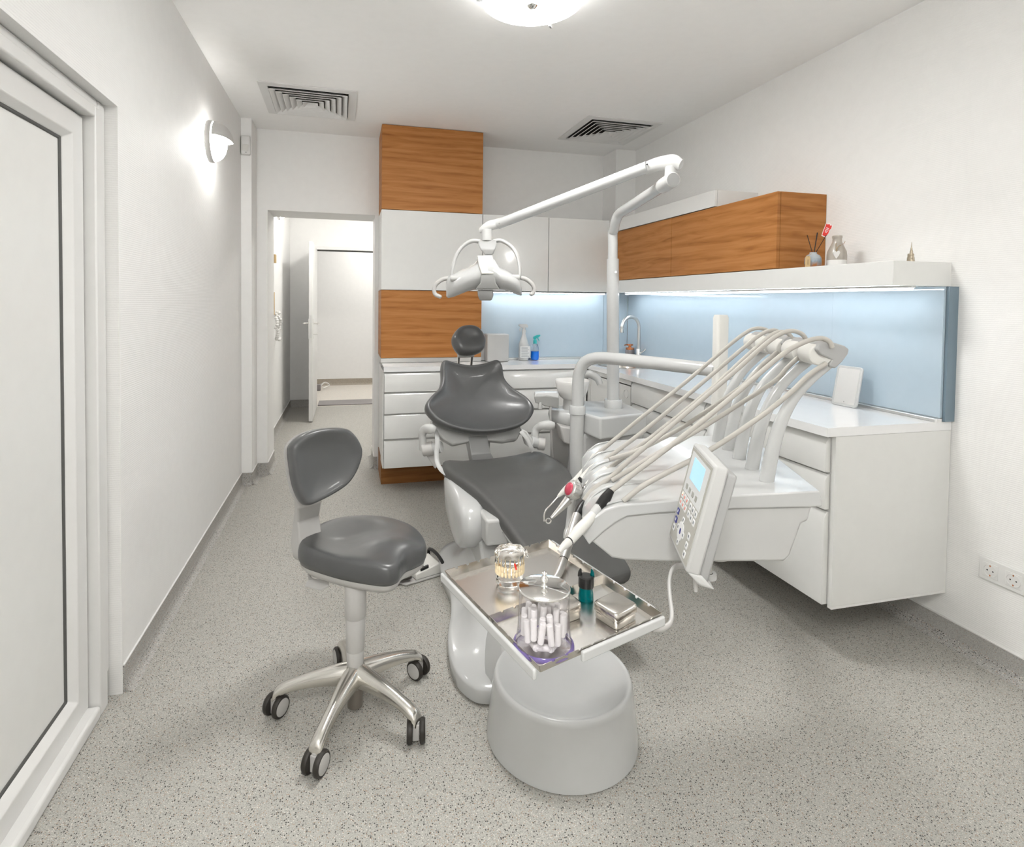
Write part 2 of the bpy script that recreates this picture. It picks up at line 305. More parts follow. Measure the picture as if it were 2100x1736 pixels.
# ------------------------------------------------------------------ left door (white PVC, near edge out of frame)
d1 = bpy.data.objects.new('door_1', None); C.objects.link(d1); d1.location = (XL,1.5,0); d1['kind'] = 'structure'
y0, y1 = 1.02, 2.105
def frame3(name, X0, X1, yo, yi, zo, zi, m, par, bev=.004, zb=0):
    # portal: far jamb, near jamb, head
    bm = BM(); w = yo-yi
    box(bm, X0,X1, yi, yo, zb, zo); box(bm, X0,X1, y0, y0+w, zb, zo); box(bm, X0,X1, y0+w, yi, zi, zo)
    return obj(name, bm, m, par, bevel=bev, seg=3, smooth=True)
fr = frame3('outer_moulding', -.875, -.778, 2.105, 2.052, 1.982, 1.945, PVC, d1, .012, .09)
fr2 = frame3('door_frame', -.875, -.768, 2.06, 2.005, 1.95, 1.914, PVC, d1, .005)
bm = BM(); 
yj = 1.998; yp = 1.918
frame3('gasket', -.875, -.822, 2.008, 1.99, 1.918, 1.90, GASK, d1, 0)
# sash with mitred bevelled bead (four stiles)
def ringm(name, prof, m, par):
    """prof: list of (inset, X) swept round the rectangle y1r..y0r, z0r..z1r"""
    bm = BM(); rings = []
    Y1, Y0, Z0, Z1 = 1.998, 1.075, .04, 1.907
    for ins, X in prof: rings.append([(X, Y1-ins, Z0+ins*.95),(X, Y1-ins, Z1-ins),(X, Y0+ins, Z1-ins),(X, Y0+ins, Z0+ins*.95)])
    for a, b in zip(rings, rings[1:]+rings[:1]):
        va = [bm.verts.new(p) for p in a]; vb = [bm.verts.new(p) for p in b]
        for i in range(4): bm.faces.new((va[i],va[(i+1)%4],vb[(i+1)%4],vb[i]))
    bmesh.ops.remove_doubles(bm, verts=bm.verts, dist=1e-5)
    return obj(name, bm, m, par, smooth=False, bevel=.003)
sash = ringm('sash', [(0,-.87),(0,-.80),(.066,-.80),(.084,-.822),(.084,-.87)], PVC, d1)
ringm('gasket', [(.080,-.828),(.080,-.822),(.092,-.824),(.092,-.832)], GASK, sash)
obj('door_panel', box(BM(), -.86,-.828, 1.15,1.916, .11,1.83), PANEL, d1, smooth=False)
bx('threshold', PVC, -.87,-.765, 1.02,2.0, 0,.042, d1, bevel=.01, seg=3)
# ------------------------------------------------------------------ open hall door
d2 = bpy.data.objects.new('door_2', None); C.objects.link(d2); d2.location = (-.39,7.33,0); d2['kind'] = 'structure'
leaf = bx('door_leaf', LACQ2, -.415,-.375, 6.38,7.30, .012,1.985, d2, bevel=.003)
lk = bx('lock_plate', ALU, -.405,-.385, 6.376,6.381, .93,1.18, leaf)
for s in (-1,1):
    hb = BM(); x = -.395+s*.02
    box(hb, x, x+s*.008, 6.42, 6.46, .92, 1.14); tube(hb, [(x,6.44,1.09),(x+s*.05,6.44,1.09),(x+s*.06,6.46,1.09),(x+s*.06,6.55,1.088)], .009, 8, 4)
    h = obj('door_handle', hb, CHROME, leaf)
kb = BM(); cyl(kb, (-.375,6.44,.97), (-.33,6.44,.97), .004, n=8); lathe(kb, [(.004,0),(.014,.002),(.014,.004),(.004,.006)], (-.33,6.44,.97), 12, (1,0,0)); obj('key', kb, CHROME, leaf)
fb = BM(); box(fb,-.44,-.40,7.29,7.47,0,2.02); box(fb,.45,.49,7.29,7.47,0,2.02); box(fb,-.40,.45,7.29,7.47,1.98,2.02); obj('door_frame', fb, PVC, d2, bevel=.004)
bx('seal', GASK, -.40,.45, 7.33,7.36, 1.965,1.982, d2)
tag(bx('door_mat', GREYC, -.37,.46, 7.36,7.70, 0,.012, bevel=.004), 'dark grey door mat lying in the far doorway', 'mat')
# ------------------------------------------------------------------ backsplash glass
gb = thing('glass_backsplash', 'pale blue glass backsplash above the worktop on the back and right walls', 'backsplash', (1.0,4.25,.892))
def glass(x0,x1,y0,y1,z0,z1,m=BLUEG): return bx('glass_panel', m, x0,x1,y0,y1,z0,z1, gb, bevel=0)
glass(.999,2.062, 4.262,4.281, .906,1.43); glass(2.066,2.286, 4.266,4.281, .906,1.43)
glass(2.288,2.299, 2.2203,4.262, .906,1.43); glass(2.288,2.299, 1.70,2.2197, .906,1.43)
e_ = bx('end_strip', BLUEE, 2.300,XR, 1.688,1.700, .893,1.43, gb); e_['label'] = 'dark blue-grey end strip'
def prof_strip(name, x0,x1,y0,y1,label):
    t = thing(name, label, 'trim strip', (x0,y0,.892)); bx('rail', ALU, x0,x1,y0,y1,.8915,.905, t, bevel=.002)
    return t
prof_strip('worktop_edge_strip', 1.0,2.26, 4.235,4.261, 'white metal strip where the back worktop meets the blue glass')
t_ = prof_strip('worktop_edge_strip', 2.26,2.287, 1.70,4.261, 'white metal strip where the right worktop meets the blue glass')
bx('end_cap', LACQ2, 2.262,2.285, 1.690,1.70, .8915,.904, t_)
# ------------------------------------------------------------------ cabinets
def lip_front(name, axis, a0,a1, f, z0,z1, par, m=LACQ, th=.02, sl=.024, dirn=-1):
    """drawer front with a sloping grip edge on top; axis 'x' = front runs along x and faces -y, axis 'y' = runs along y and faces -x"""
    pr = [(0,z0),(0,z1-sl),(.014,z1),(th+.004,z1),(th+.004,z0)]
    if axis == 'x': pts = [(a0, f+d, z) for d, z in pr]; v = (a1-a0,0,0)
    else: pts = [(f+d, a0, z) for d, z in pr]; v = (0,a1-a0,0)
    return obj(name, prism(BM(), pts, v), m, par, bevel=.0015, seg=2)
ROWS = [(.716,.846),(.565,.703),(.389,.552),(.184,.373)]
for i, (a0, a1, lab) in enumerate(((.243,.996,'white lacquered drawer unit under the tall oak cabinet'),(1.001,1.755,'white lacquered drawer unit behind the patient chair and basin'))):
    t = thing('drawer_cabinet', lab, 'cabinet', (a0,4.2,0), group='base cabinets along the back wall')
    bx('carcass', LACQ2 if i==0 else LACQ2, a0,a1, 3.915,4.52, .18,.856, t)
    for z0, z1 in ROWS: lip_front('drawer', 'x', a0+.002,a1-.002, 3.889, z0,z1, t)
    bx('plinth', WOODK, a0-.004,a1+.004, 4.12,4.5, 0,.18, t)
tag(bx('drawer_side_panel', LACQ2, .2355,.2415, 3.9,4.115, .184,.856), 'narrow white side panel at the doorway end of the back drawers', 'panel')
for lab, a0, a1, kind in (('white base cabinet with a round finger hole in the inner corner by the sink',3.224,3.885,'door'),('white wall-hung drawer unit between the sink cabinet and the end drawers',2.464,3.220,'drawer'),
                    ('white wall-hung drawer unit at the near end of the right worktop',1.718,2.460,'drawer')):
    t = thing('wall_hung_cabinet', lab, 'cabinet', (2.05,a0,.2), group='base cabinets along the right wall')
    bx('carcass', LACQ2, 1.785,XR-.002, a0,a1, .206,(.745 if kind == 'door' else .856), t)
    if kind == 'door':
        bx('filler_rail', LACQ, 1.762,1.785, a0+.002,a1-.002, .823,.85, t)
        db = BM(); box(db, 1.760,1.780, a0+.002,a1-.06, .206,.815); d = obj('door', db, LACQ, t, bevel=.0015)
        hb = BM(); lathe(hb, [(.030,0),(.030,.002),(.026,.002),(.0255,-.006)], (1.7595,3.285,.76), 28, (-1,0,0), cap=False); obj('finger_hole', hb, LACQ2, d)
        bx('filler_post', LACQ2, 1.762,1.785, a1-.055,a1, .206,.815, t)
    else:
        for z0, z1 in ((.716,.849),(.573,.708),(.206,.564)): lip_front('drawer', 'y', a0+.002,a1-.002, 1.760, z0,z1, t)
t = thing('cabinet_end_panel', 'broad glossy white end panel of the wall-hung cabinets on the right', 'panel', (2.05,1.7,.2))
bx('side_panel', LACQ, 1.783,XR-.002, 1.698,1.716, .206,.856, t); bx('bottom_edge', LACQ2, 1.783,XR-.002, 1.6975,1.7165, .196,.2055, t)
# L-shaped worktop with an oval sink cut-out
wt = BM(); z0, z1 = .857, .891
SX, SY, SRX, SRY = 2.0, 3.78, .205, .27
qx0, qx1, qy0, qy1 = 1.76, 2.26, 3.47, 4.09
for zz, lo in ((z1, 0), (z0, 1)):
    for r in ((.240,qx0,3.885,4.281),(qx0,2.30,qy1,4.281),(qx1,2.30,1.698,qy1),(1.7425,qx1,1.698,qy0),(1.7425,qx0,qy0,3.885)):
        v = [wt.verts.new((x,y,zz)) for x,y in ((r[0],r[2]),(r[1],r[2]),(r[1],r[3]),(r[0],r[3]))]; wt.faces.new(v)
    N = 40; ci = []; sq = []
    for i in range(N):
        a = 2*math.pi*i/N; ci.append(wt.verts.new((SX+SRX*math.cos(a), SY+SRY*math.sin(a), zz)))
        hx, hy = (qx1-qx0)/2, (qy1-qy0)/2; mx, my = (qx0+qx1)/2, (qy0+qy1)/2
        k = min(hx/max(abs(math.cos(a)),1e-6), hy/max(abs(math.sin(a)),1e-6)); sq.append(wt.verts.new((mx+k*math.cos(a), my+k*math.sin(a), zz)))
    for i in range(N): wt.faces.new((ci[i],ci[(i+1)%N],sq[(i+1)%N],sq[i]))
    # corner triangles of the sink square
    for cx_, cy_ in ((qx1,qy1),(qx0,qy1),(qx0,qy0),(qx1,qy0)):
        nb = sorted(range(N), key=lambda i: (sq[i].co.x-cx_)**2+(sq[i].co.y-cy_)**2)[:2]
        if min((sq[i].co.x-cx_)**2+(sq[i].co.y-cy_)**2 for i in nb) > 1e-8:
            wt.faces.new((sq[nb[0]], sq[nb[1]], wt.verts.new((cx_,cy_,zz))))
edge = [(.240,3.885),(1.7425,3.885),(1.7425,1.698),(XR-.001,1.698),(XR-.001,1.702),(2.30,1.702)]
for a, b in zip(edge, edge[1:]):
    wt.faces.new([wt.verts.new(p) for p in ((*a,z0),(*b,z0),(*b,z1),(*a,z1))])
v = [wt.verts.new((x,y,z1)) for x,y in ((2.30,1.698),(XR-.001,1.698),(XR-.001,1.702),(2.30,1.702))]; wt.faces.new(v)
bmesh.ops.remove_doubles(wt, verts=wt.verts, dist=1e-5)
tag(obj('worktop', wt, STONE, smooth=False), 'glossy white L-shaped worktop running along the back and right walls', 'worktop')
for o in ():
    pass
# tall stack and wall cabinets
def cab(name, label, m, x0,x1,y0,y1,z0,z1, splits=None, face='x', body=None):
    t = thing(name, label, 'cabinet', (x0,y1,z0))
    g = .0018
    if face == 'x':
        bx('carcass', body or m, x0,x1, y0+.02,y1-.002, z0+g,z1-g, t)
        s = [x0]+(splits or [])+[x1]
        for a, b in zip(s, s[1:]): bx('door', m, a+g*.5,b-g*.5, y0,y0+.0185, z0+g,z1-g, t, bevel=.001)
    else:
        bx('carcass', body or m, x0+.02,x1-.002, y0+g,y1, z0+g,z1-g, t)
        s = [y0]+(splits or [])+[y1]
        for a, b in zip(s, s[1:]): bx('door', m, x0,x0+.0185, a+g,b-g, z0+g,z1-g, t, bevel=.001)
    return t
cab('tall_cabinet_section', 'topmost oak cabinet touching the ceiling above the white cabinet', WOOD, .2355,.994, 4.151,YB, 2.018,2.634)
cab('tall_cabinet_section', 'glossy white cabinet between two oak ones, beside the doorway', LACQ, .2355,.994, 4.151,YB, 1.429,2.018)
cab('tall_cabinet_section', 'oak cabinet standing just above the back worktop, behind the headrest', WOOD, .2355,.994, 4.151,YB, .925,1.429)
tag(bx('cabinet_base_rail', ALU, .2355,.994, 4.153,4.5, .893,.9245), 'pale metal rail under the lower oak cabinet on the worktop', 'rail')
cab('wall_cabinet', 'white wall cabinet behind the operating light, left of the two', LACQ, .998,1.530, 4.151,YB, 1.435,2.018)
cab('wall_cabinet', 'white wall cabinet in the corner behind the light pole', LACQ, 1.533,2.051, 4.151,YB, 1.435,2.018)
cab('oak_wall_cabinet', 'long oak wall cabinet with two flap doors over the right shelf', WOOD, 2.053,XR, 2.330,4.149, 1.529,1.912, [3.258], 'y')
cab('pelmet_box', 'low white box on top of the long oak wall cabinet', LACQ, 2.053,XR, 2.820,4.149, 1.914,2.012, [], 'y', LACQ)
tag(bx('box_shelf', LACQ, 2.053,XR, 1.718,4.149, 1.431,1.527, bevel=.0015), 'long thick white box shelf on the right wall over the blue glass', 'shelf')
def led(name, x0,x1,y0,y1,label):
    t = thing(name, label, 'light', (x0,y0,1.42)); bx('housing', ALU, x0-.004,x1+.004,y0-.004,y1+.004,1.424,1.4305, t); bx('diffuser', LEDM, x0,x1,y0,y1,1.4205,1.424, t)
led('led_strip', 1.03,2.03, 4.178,4.192, 'glowing strip light under the white wall cabinets')
led('led_strip', 2.165,2.179, 1.735,4.08, 'long glowing strip light under the right box shelf')
# ------------------------------------------------------------------ ceiling fittings
def vent(name, label, cx, cy, rz):
    t = thing(name, label, 'vent', (cx,cy,ZC), rz)
    fb = BM(); z = -.006
    def rr(h, z): return [(-h,-h,z),(h,-h,z),(h,h,z),(-h,h,z)]
    loft(fb, [rr(.288,-.0005), rr(.288,z), rr(.238,z-.002), rr(.238,-.0005)], loop=True)
    obj('frame', fb, LACQ2, t, smooth=False, local=True)
    bb = BM(); box(bb,-.237,.237,-.237,.237,-.0012,-.0004); obj('duct_shade', bb, DARK, t, smooth=False, local=True)  # flat near-black sheet; the shade inside the duct is put into its colour
    for i in range(6):
        a = .233-.037*i
        b = BM(); loft(b, [rr(a-.029,-.0015), rr(a-.001,-.019), rr(a-.001,-.022), rr(a-.004,-.022), rr(a-.033,-.0025)], cap=False)
        obj('louvre', b, LACQ2, t, smooth=False, local=True)
    return t
vent('ceiling_vent', 'square ceiling air vent on the left near the doorway', -.241, 3.84, R(.8))
vent('ceiling_vent', 'square ceiling air vent on the right above the corner sink', 1.882, 3.865, R(.5))
def round_lamp(label, x, y, m, rim, drop=0):
    t = thing('ceiling_lamp', label, 'lamp', (x,y,ZC-drop))
    if drop: b = BM(); cyl(b, (0,0,drop), (0,0,-.01), .012, n=12); obj('rod', b, CHROME, t, local=True)
    b = BM(); lathe(b, [(.12,0),(.12,-.03),(.16,-.035),(.16,-.04)], n=40); obj('base', b, WHITEM, t, local=True)
    b = BM(); lathe(b, [(.200,-.0785),(.14,-.088),(.0,-.092)], n=56); obj('diffuser', b, m, t, local=True)
    b = BM(); lathe(b, [(.12,-.0405),(.200,-.041),(.211,-.046),(.213,-.066),(.207,-.075),(.2005,-.079)], n=56, cap=False); obj('diffuser_rim', b, rim, t, local=True)
    b = BM(); lathe(b, [(.02,-.091),(.022,-.096),(.012,-.106),(.001,-.108)], n=20); obj('finial', b, CHROME, t, local=True)
    for k in range(3):
        a = R(50+120*k); b = BM(); obox(b, (.213*math.cos(a),.213*math.sin(a),-.066), (math.cos(a),math.sin(a),0), (-math.sin(a),math.cos(a),0), (0,0,1), .012,.004,.02); obj('clip', b, GREYP, t, smooth=False, local=True)
round_lamp('round glowing ceiling lamp cut off by the top of the picture', .715, 2.165, LAMPW, LAMPS)
round_lamp('added round ceiling lamp behind the camera, fill light for the room', -.10, -.35, FILLR, FILLT, .20)  # added fill lamp, unseen; hung low so its rim lights the ceiling
for x, y in ((.4,6.1),(.6,8.4)):
    b = BM(); lathe(b, [(.14,0),(.15,-.03),(.12,-.06),(.0,-.07)], (x,y,2.6), 32); tag(obj('ceiling_lamp', b, FILLF), 'added ceiling lamp in the hallway, out of view' if y < 7 else 'added ceiling lamp in the far room, out of view', 'lamp')  # unseen lamps added to light the hallway and far room
def sconce(label, x, y, z, sg=1):
    t = thing('wall_lamp', label, 'lamp', (x,y,z))
    b = BM(); lathe(b, [(.09,0),(.09,.012)], (x,y,z), 40, (sg,0,0)); obj('back_glow', b, SCON, t)
    b = BM(); lathe(b, [(.108,.012),(.110,.016),(.110,.036),(.107,.040),(.09,.040)], (x,y,z), 48, (sg,0,0)); obj('mounting_ring', b, STOOLG, t)
    b = BM(); rings = []
    for i in range(9):
        a = R(90*i/8); rings.append(circ((x+sg*(.040+.062*math.sin(a)),y,z), max(.102*math.cos(a),.001), (1,0,0), 40))
    loft(b, rings); obj('diffuser', b, SCON, t)
    b = BM(); rings = []
    for r_, off in ((.121,0),(.1175,-.002)):
        pass
    for i in range(13):
        th = R(8+164*i/12); row = []
        for j in range(11):
            ph = R(90*j/10); row.append(Vector((x+sg*(.046+.088*math.sin(ph)), y+.107*math.cos(ph)*math.cos(th), z+.107*math.cos(ph)*math.sin(th))))
        rings.append(row)
    loft(b, rings, closed=False, cap=False); h = obj('hood', b, STOOLG, t); s = h.modifiers.new('solid','SOLIDIFY'); s.thickness = .004
    return t
sconce('grey-hooded wall lamp glowing on the left wall', XL, 3.30, 2.195)
sconce('grey-hooded wall lamp on the hallway wall, seen at the top of the opening', -.70, 5.95, 2.26)
sconce('added grey-hooded wall lamp on the left wall behind the camera, for fill light', XL, -.55, 2.05)  # added unseen wall lamp, lifts the overall brightness
sconce('added grey-hooded wall lamp on the right wall behind the camera, for fill light', XR, .45, 2.05, -1)  # added unseen wall lamp, throws fill on the left wall and door
t = thing('motion_detector', 'small white motion detector high on the left wall corner', 'detector', (-.707,4.3,2.44))
bx('housing', LACQ2, -.737,-.676, 4.262,4.30, 2.372,2.506, t, bevel=.01, seg=4); bx('sensor_window', IVORY, -.727,-.686, 4.258,4.264, 2.397,2.44, t, bevel=.003)
b = BM(); cyl(b, (-.702,4.262,2.386),(-.702,4.259,2.386), .003, n=10); obj('status_light', b, BLACK, t)
# sockets on the right wall
t = thing('wall_sockets', 'white row of power sockets low on the right wall', 'socket', (XR,1.45,.36))
bx('plate', LACQ2, 2.338,XR-.0005, 1.345,1.575, .322,.405, t, bevel=.003)
for i, y in enumerate((1.535,1.460,1.385)):
    s = bx('insert', LACQ2, 2.3365,2.339, y-.026,y+.026, .337,.390, t, bevel=.001)
    b = BM(); lathe(b, [(.0235,-.0003),(.0235,.002),(.021,.002),(.0205,.0004),(.0,.0003)], (2.3365,y,.3635), 32, (-1,0,0), cap=False); obj('socket_cup', b, LACQ2, s)
    b = BM()
    for dy, dz in ((-.0095,.0),(.0095,.0)): cyl(b, (2.3364,y+dy,.3635),(2.3358,y+dy,.3635), .0027, n=10)
    obj('pin_hole', b, BLACK, s)
    for dz in (-.018,.018): bx('earth_clip', COPPER, 2.3352,2.3362, y-.002,y+.002, .3635+dz-.003,.3635+dz+.003, s)
# ------------------------------------------------------------------ patient chair
S = Vector((.989,.148,0)); F = Vector((.148,-.989,0)); UP = Vector((0,0,1)); C0 = Vector((.73,2.80,0))
ch = thing('dental_chair', 'grey upholstered reclining patient chair on a white base in the middle', 'dental chair', (.66,2.3,0))
def cs(f, s, z): p = C0+F*f+S*s; return Vector((p.x,p.y,z))
t_ = R(33); BU = Vector((-.148*math.sin(t_), .989*math.sin(t_), math.cos(t_))); BN = S.cross(BU)
BM_ = frame_mx((.705,2.86,.585), S, BU, BN)
back = [(-.143,.501),(-.069,.484),(.011,.472),(.094,.478),(.177,.493),(.203,.455),(.204,.376),(.241,.31),(.304,.243),(.327,.179),(.294,.121),(.219,.073),(.11,.05),(-.027,.049),(-.155,.082),(-.24,.129),(-.29,.19),(-.295,.235),(-.259,.284),(-.201,.334),(-.174,.394),(-.164,.469)]
CP = [(.03,-.045),(.8,-.045),(.93,-.040),(.985,-.022),(1.0,.002),(.992,.022),(.968,.034),(.935,.037),(.90,.032),(.82,.024),(.6,.014),(.3,.006),(.03,.004)]
def bkf(x, y, s, z): return .045*((x-.015)/.3)**2+(.075*((.24-y)/.19)**2 if y < .24 else .02*((y-.24)/.25)**2)
obj('backrest', pad(BM(), back, CP, BM_@Matrix.Translation((0,0,-.03)), bkf), LEATH, ch, ang=80)
# headrest on two rods
t2 = R(25); HU = Vector((-.148*math.sin(t2), .989*math.sin(t2), math.cos(t2))); HN = S.cross(HU)
hd = [(-.007,.098),(.048,.082),(.078,.036),(.080,-.01),(.050,-.063),(-.020,-.082),(-.085,-.070),(-.113,-.027),(-.116,.026),(-.069,.083)]
def hdf(x, y, s, z): return -.022*math.exp(-((x+.015)**2/.0022+(y-.022)**2/.0014)) if z > 0 else 0
HP = [(.03,-.05),(.7,-.048),(.92,-.035),(1,-.008),(.985,.014),(.93,.030),(.80,.042),(.65,.046),(.5,.046),(.35,.046),(.2,.046),(.03,.046)]
hr = obj('headrest', pad(BM(), hd, HP, frame_mx((.69,3.12,1.12), S, HU, HN), hdf), LEATH, ch, ang=80)
for a, b in (((.622,3.15,1.06),(.628,3.20,.93)),((.698,3.135,1.06),(.700,3.19,.93))):
    b_ = BM(); cyl(b_, a, b, .0085, n=14); obj('headrest_rod', b_, CHROME, ch)
rb = BM(); obox(rb, (.661,3.145,1.045), S, HN, HU, .05,.012,.018); obj('headrest_bracket', rb, WHITEM, ch, bevel=.006)
# seat and leg rest: lofted cross sections
secs = [(-.135,-.10,.20,.485,.06),(-.115,-.20,.28,.505,.085),(-.06,-.25,.325,.522,.10),(.08,-.262,.338,.526,.10),(.22,-.256,.318,.526,.10),(.34,-.235,.285,.515,.10),(.44,-.212,.25,.49,.09),(.56,-.197,.22,.462,.078),(.72,-.190,.197,.418,.066),(.86,-.186,.188,.376,.056),(.945,-.176,.176,.350,.048),(.965,-.160,.160,.338,.036)]
secs = [tuple(v) for v in secs]
def interp(k=4):
    out = []
    A = [Vector(s[:3]) for s in secs]; B = [Vector((s[3],s[4],0)) for s in secs]
    for a, b in zip(cr(A, k), cr(B, k)): out.append((a.x,a.y,a.z,b.x,b.y))
    return out
sb = BM(); rings = []
for f, sl, sr, zt, th in interp():
    w_ = (sr-sl)/2; m = (sr+sl)/2; r = min(.04, th*.5); ring = []
    prof = [(-1,-.5),(-1,-.25),(-.985,-.08),(-.94,0),(-.87,.006),(-.78,-.03),(-.6,-.10),(-.3,-.14),(0,-.16),(.3,-.14),(.6,-.10),(.78,-.03),(.87,.006),(.94,0),(.985,-.08),(1,-.25),(1,-.5),(.96,-.8),(.85,-1),(.4,-1),(-.4,-1),(-.85,-1),(-.96,-.8)]
    rings.append([cs(f, m+w_*a, zt+th*c) for a, c in prof])
loft(sb, rings); obj('seat_cushion', sb, LEATH_LIT, ch, ang=75)
# frame under seat
ub = BM(); loft(ub, [[cs(f, m, z) for m, z in ((-.19,z1),(.24,z1),(.20,z0),(-.15,z0))] for f, z0, z1 in ((-.02,.36,.44),(.2,.36,.435),(.45,.37,.41),(.7,.33,.36))]); obj('seat_pan', ub, WHITEM, ch, bevel=.01)
# backrest shell and hinge
bb = BM(); pl = [(-.255,.17),(-.235,.115),(-.20,.07),(-.15,.035),(-.06,.045),(.06,.04),(.14,.025),(.225,.03),(.26,.075),(.27,.15),(.2,.3),(.1,.36),(-.1,.36),(-.2,.28)]
prism(bb, [BM_@Vector((x,y,-.088)) for x,y in pl], BN*.042); obj('backrest_shell', bb, WHITEM, ch, bevel=.008)
bb = BM(); loft(bb, [[BM_@Vector((x,y,z)) for x,z in ((-.062,-.045),(.050,-.045),(.050,-.10),(-.062,-.10))] for y in (.07,-.03)]+[[cs(-.10,x,.47),cs(-.10,x2,.47),cs(-.14,x2,.44),cs(-.14,x,.44)] for x,x2 in ((-.055,.075),)]); obj('backrest_hinge', bb, GREYP, ch, bevel=.004)
# armrests
def armrest(side):
    if side < 0:
        padp = [(0.447, 2.878, 0.676),(0.424, 2.883, 0.681),(0.397, 2.911, 0.674),(0.384, 2.925, 0.645),(0.387, 2.924, 0.606),(0.390, 2.923, 0.562)]; rr = [.018,.026,.024,.022,.022,.026]
        h0, h1, h2 = (0.385, 2.924, 0.562),(0.442, 2.910, 0.573),(0.483, 2.889, 0.581)
        strap = [(0.454, 2.927, 0.662),(0.457, 2.875, 0.627),(0.450, 2.856, 0.568),(0.450, 2.825, 0.518),(0.474, 2.768, 0.483),(0.519, 2.674, 0.482),(0.562, 2.622, 0.493)]
        link = [(0.405, 2.940, 0.530),(0.468, 2.924, 0.594),(0.473, 2.871, 0.499),(0.448, 2.877, 0.467)]
    else:
        padp = [(1.090, 2.819, 0.684),(1.062, 2.827, 0.684),(1.023, 2.836, 0.683),(1.002, 2.862, 0.660),(0.992, 2.865, 0.630),(0.998, 2.863, 0.595)]; rr = [.016,.026,.022,.021,.021,.022]
        h0, h1, h2 = (1.047, 2.851, 0.577),(1.008, 2.861, 0.582),(0.963, 2.851, 0.595)
        strap = [(0.905, 2.845, 0.655),(0.923, 2.831, 0.634),(0.941, 2.826, 0.607),(0.956, 2.822, 0.573),(0.970, 2.829, 0.547)]
        link = [(0.913, 2.854, 0.663),(0.939, 2.847, 0.655),(0.977, 2.827, 0.600),(0.967, 2.830, 0.558),(0.937, 2.837, 0.576)]
    a = obj('armrest', tube(BM(), padp, rr, 16, 5, .8), WHITEM, ch, ang=80)
    b = BM(); h0, h1, h2 = Vector(h0), Vector(h1), Vector(h2); cyl(b, h0, h1, .036, .036, 28); obj('armrest_joint', b, STOOLG, a, bevel=.006)
    b = BM(); cyl(b, h1, h2, .030, .030, 28); obj('joint_sleeve', b, WHITE, a, bevel=.003)
    b = BM(); tube(b, strap, .0125, 12, 6, .35, ref=(1,0,0)); obj('armrest_strap', b, WHITEM, ch)
    b = BM(); prism(b, link, (.0,.05,0)); obj('armrest_link', b, STOOLG if side < 0 else WHITEM, ch, bevel=.006)
armrest(-1); armrest(1)
# side motor covers
mo = [(y,z) for y,z in ((2.80,.47),(2.81,.40),(2.77,.33),(2.66,.28),(2.50,.235),(2.40,.25),(2.32,.31),(2.30,.38),(2.36,.455),(2.60,.485))]
b = pad(BM(), mo, [(.03,-.09),(.9,-.09),(1,-.06),(1,-.01),(.96,.012),(.85,.024),(.5,.034),(.03,.036)], Matrix(((0,0,-1,.50),(1,0,0,0),(0,1,0,0),(0,0,0,1)))); obj('motor_cover', b, WHITE, ch, ang=60)
bx('actuator_box', WHITEM, .56,.66, 2.22,2.40, .33,.44, ch, bevel=.012, seg=3)
# lifting arm (slanted box) and base
b = BM(); loft(b, [[(.555,2.52,.40),(.90,2.52,.40),(.90,2.80,.36),(.555,2.80,.36)],[(.555,2.30,.30),(.90,2.30,.30),(.90,2.62,.20),(.555,2.62,.20)],[(.54,2.08,.10),(.88,2.08,.10),(.88,2.5,.06),(.54,2.5,.06)]]); obj('lifting_arm', b, WHITEM, ch, bevel=.012, seg=3)
fo = [(.455,1.765),(.405,1.80),(.372,1.88),(.366,1.98),(.385,2.12),(.425,2.27),(.445,2.42),(.44,2.62),(.47,2.84),(.60,2.95),(.85,2.95),(.96,2.82),(.98,2.60),(.96,2.42),(.93,2.2),(.92,2.0),(.90,1.85),(.8,1.77),(.6,1.75)]
def bf(x, y, s, z): return 0
b = pad(BM(), fo, [(.03,0),(.97,0),(1,.006),(1.0,.048),(.985,.056),(.93,.06),(.80,.075),(.66,.11),(.54,.17),(.46,.21),(.36,.225),(.03,.23)], Matrix.Identity(4)); obj('base', b, WHITE, ch, ang=60)
b = BM(); lathe(b, [(.230,0),(.236,.004),(.234,.03),(.216,.172),(.2125,.182),(.208,.1875),(.203,.188),(.197,.185),(.17,.172),(.10,.162),(.0,.16)], (.658,1.608,0), 72); obj('base_drum', b, WHITE, ch, ang=60)
b = BM(); loft(b, [[(.50,1.74,.08),(.465,1.77,.02),(.80,1.77,.02),(.83,1.74,.08),(.80,1.74,.150),(.50,1.74,.150)],[(.48,1.80,.11),(.45,1.86,.02),(.84,1.86,.02),(.84,1.80,.10),(.80,1.78,.20),(.52,1.80,.20)],[(.52,2.10,.13),(.48,2.16,.03),(.86,2.16,.03),(.86,2.1,.10),(.82,2.06,.24),(.56,2.06,.24)]]); obj('base_bridge', b, WHITE, ch, bevel=.02, seg=3)
# ------------------------------------------------------------------ foot control on the floor
fc = thing('foot_control', 'pale foot control with black pedals on the floor behind the stool', 'foot pedal', (.36,2.66,0))
fx = Vector((.205,.075,0)).normalized(); fy = Vector((-.35,.94,0)).normalized(); fo_ = Vector((.27,2.605,0))
def fp(a, b, z): p = fo_+fx*a+fy*b; return (p.x,p.y,z)
b = BM(); loft(b, [[fp(x*.0+a, bb_, z) for a, bb_ in ((-.0,.0),(.195,.0),(.20,.15),(.06,.17),(-.05,.10))] for x, z in ((0,.001),(0,.012))]); obj('base_plate', b, STOOLG, fc, bevel=.004)
b = BM(); loft(b, [[fp(a,d,.012) for a,d in ((.055,.004),(.195,.004),(.20,.146),(.05,.146))],[fp(a,d,z) for a,d,z in ((.06,.010,.040),(.190,.010,.062),(.195,.140,.062),(.055,.140,.040))]]); obj('housing', b, IVORY, fc, bevel=.005)
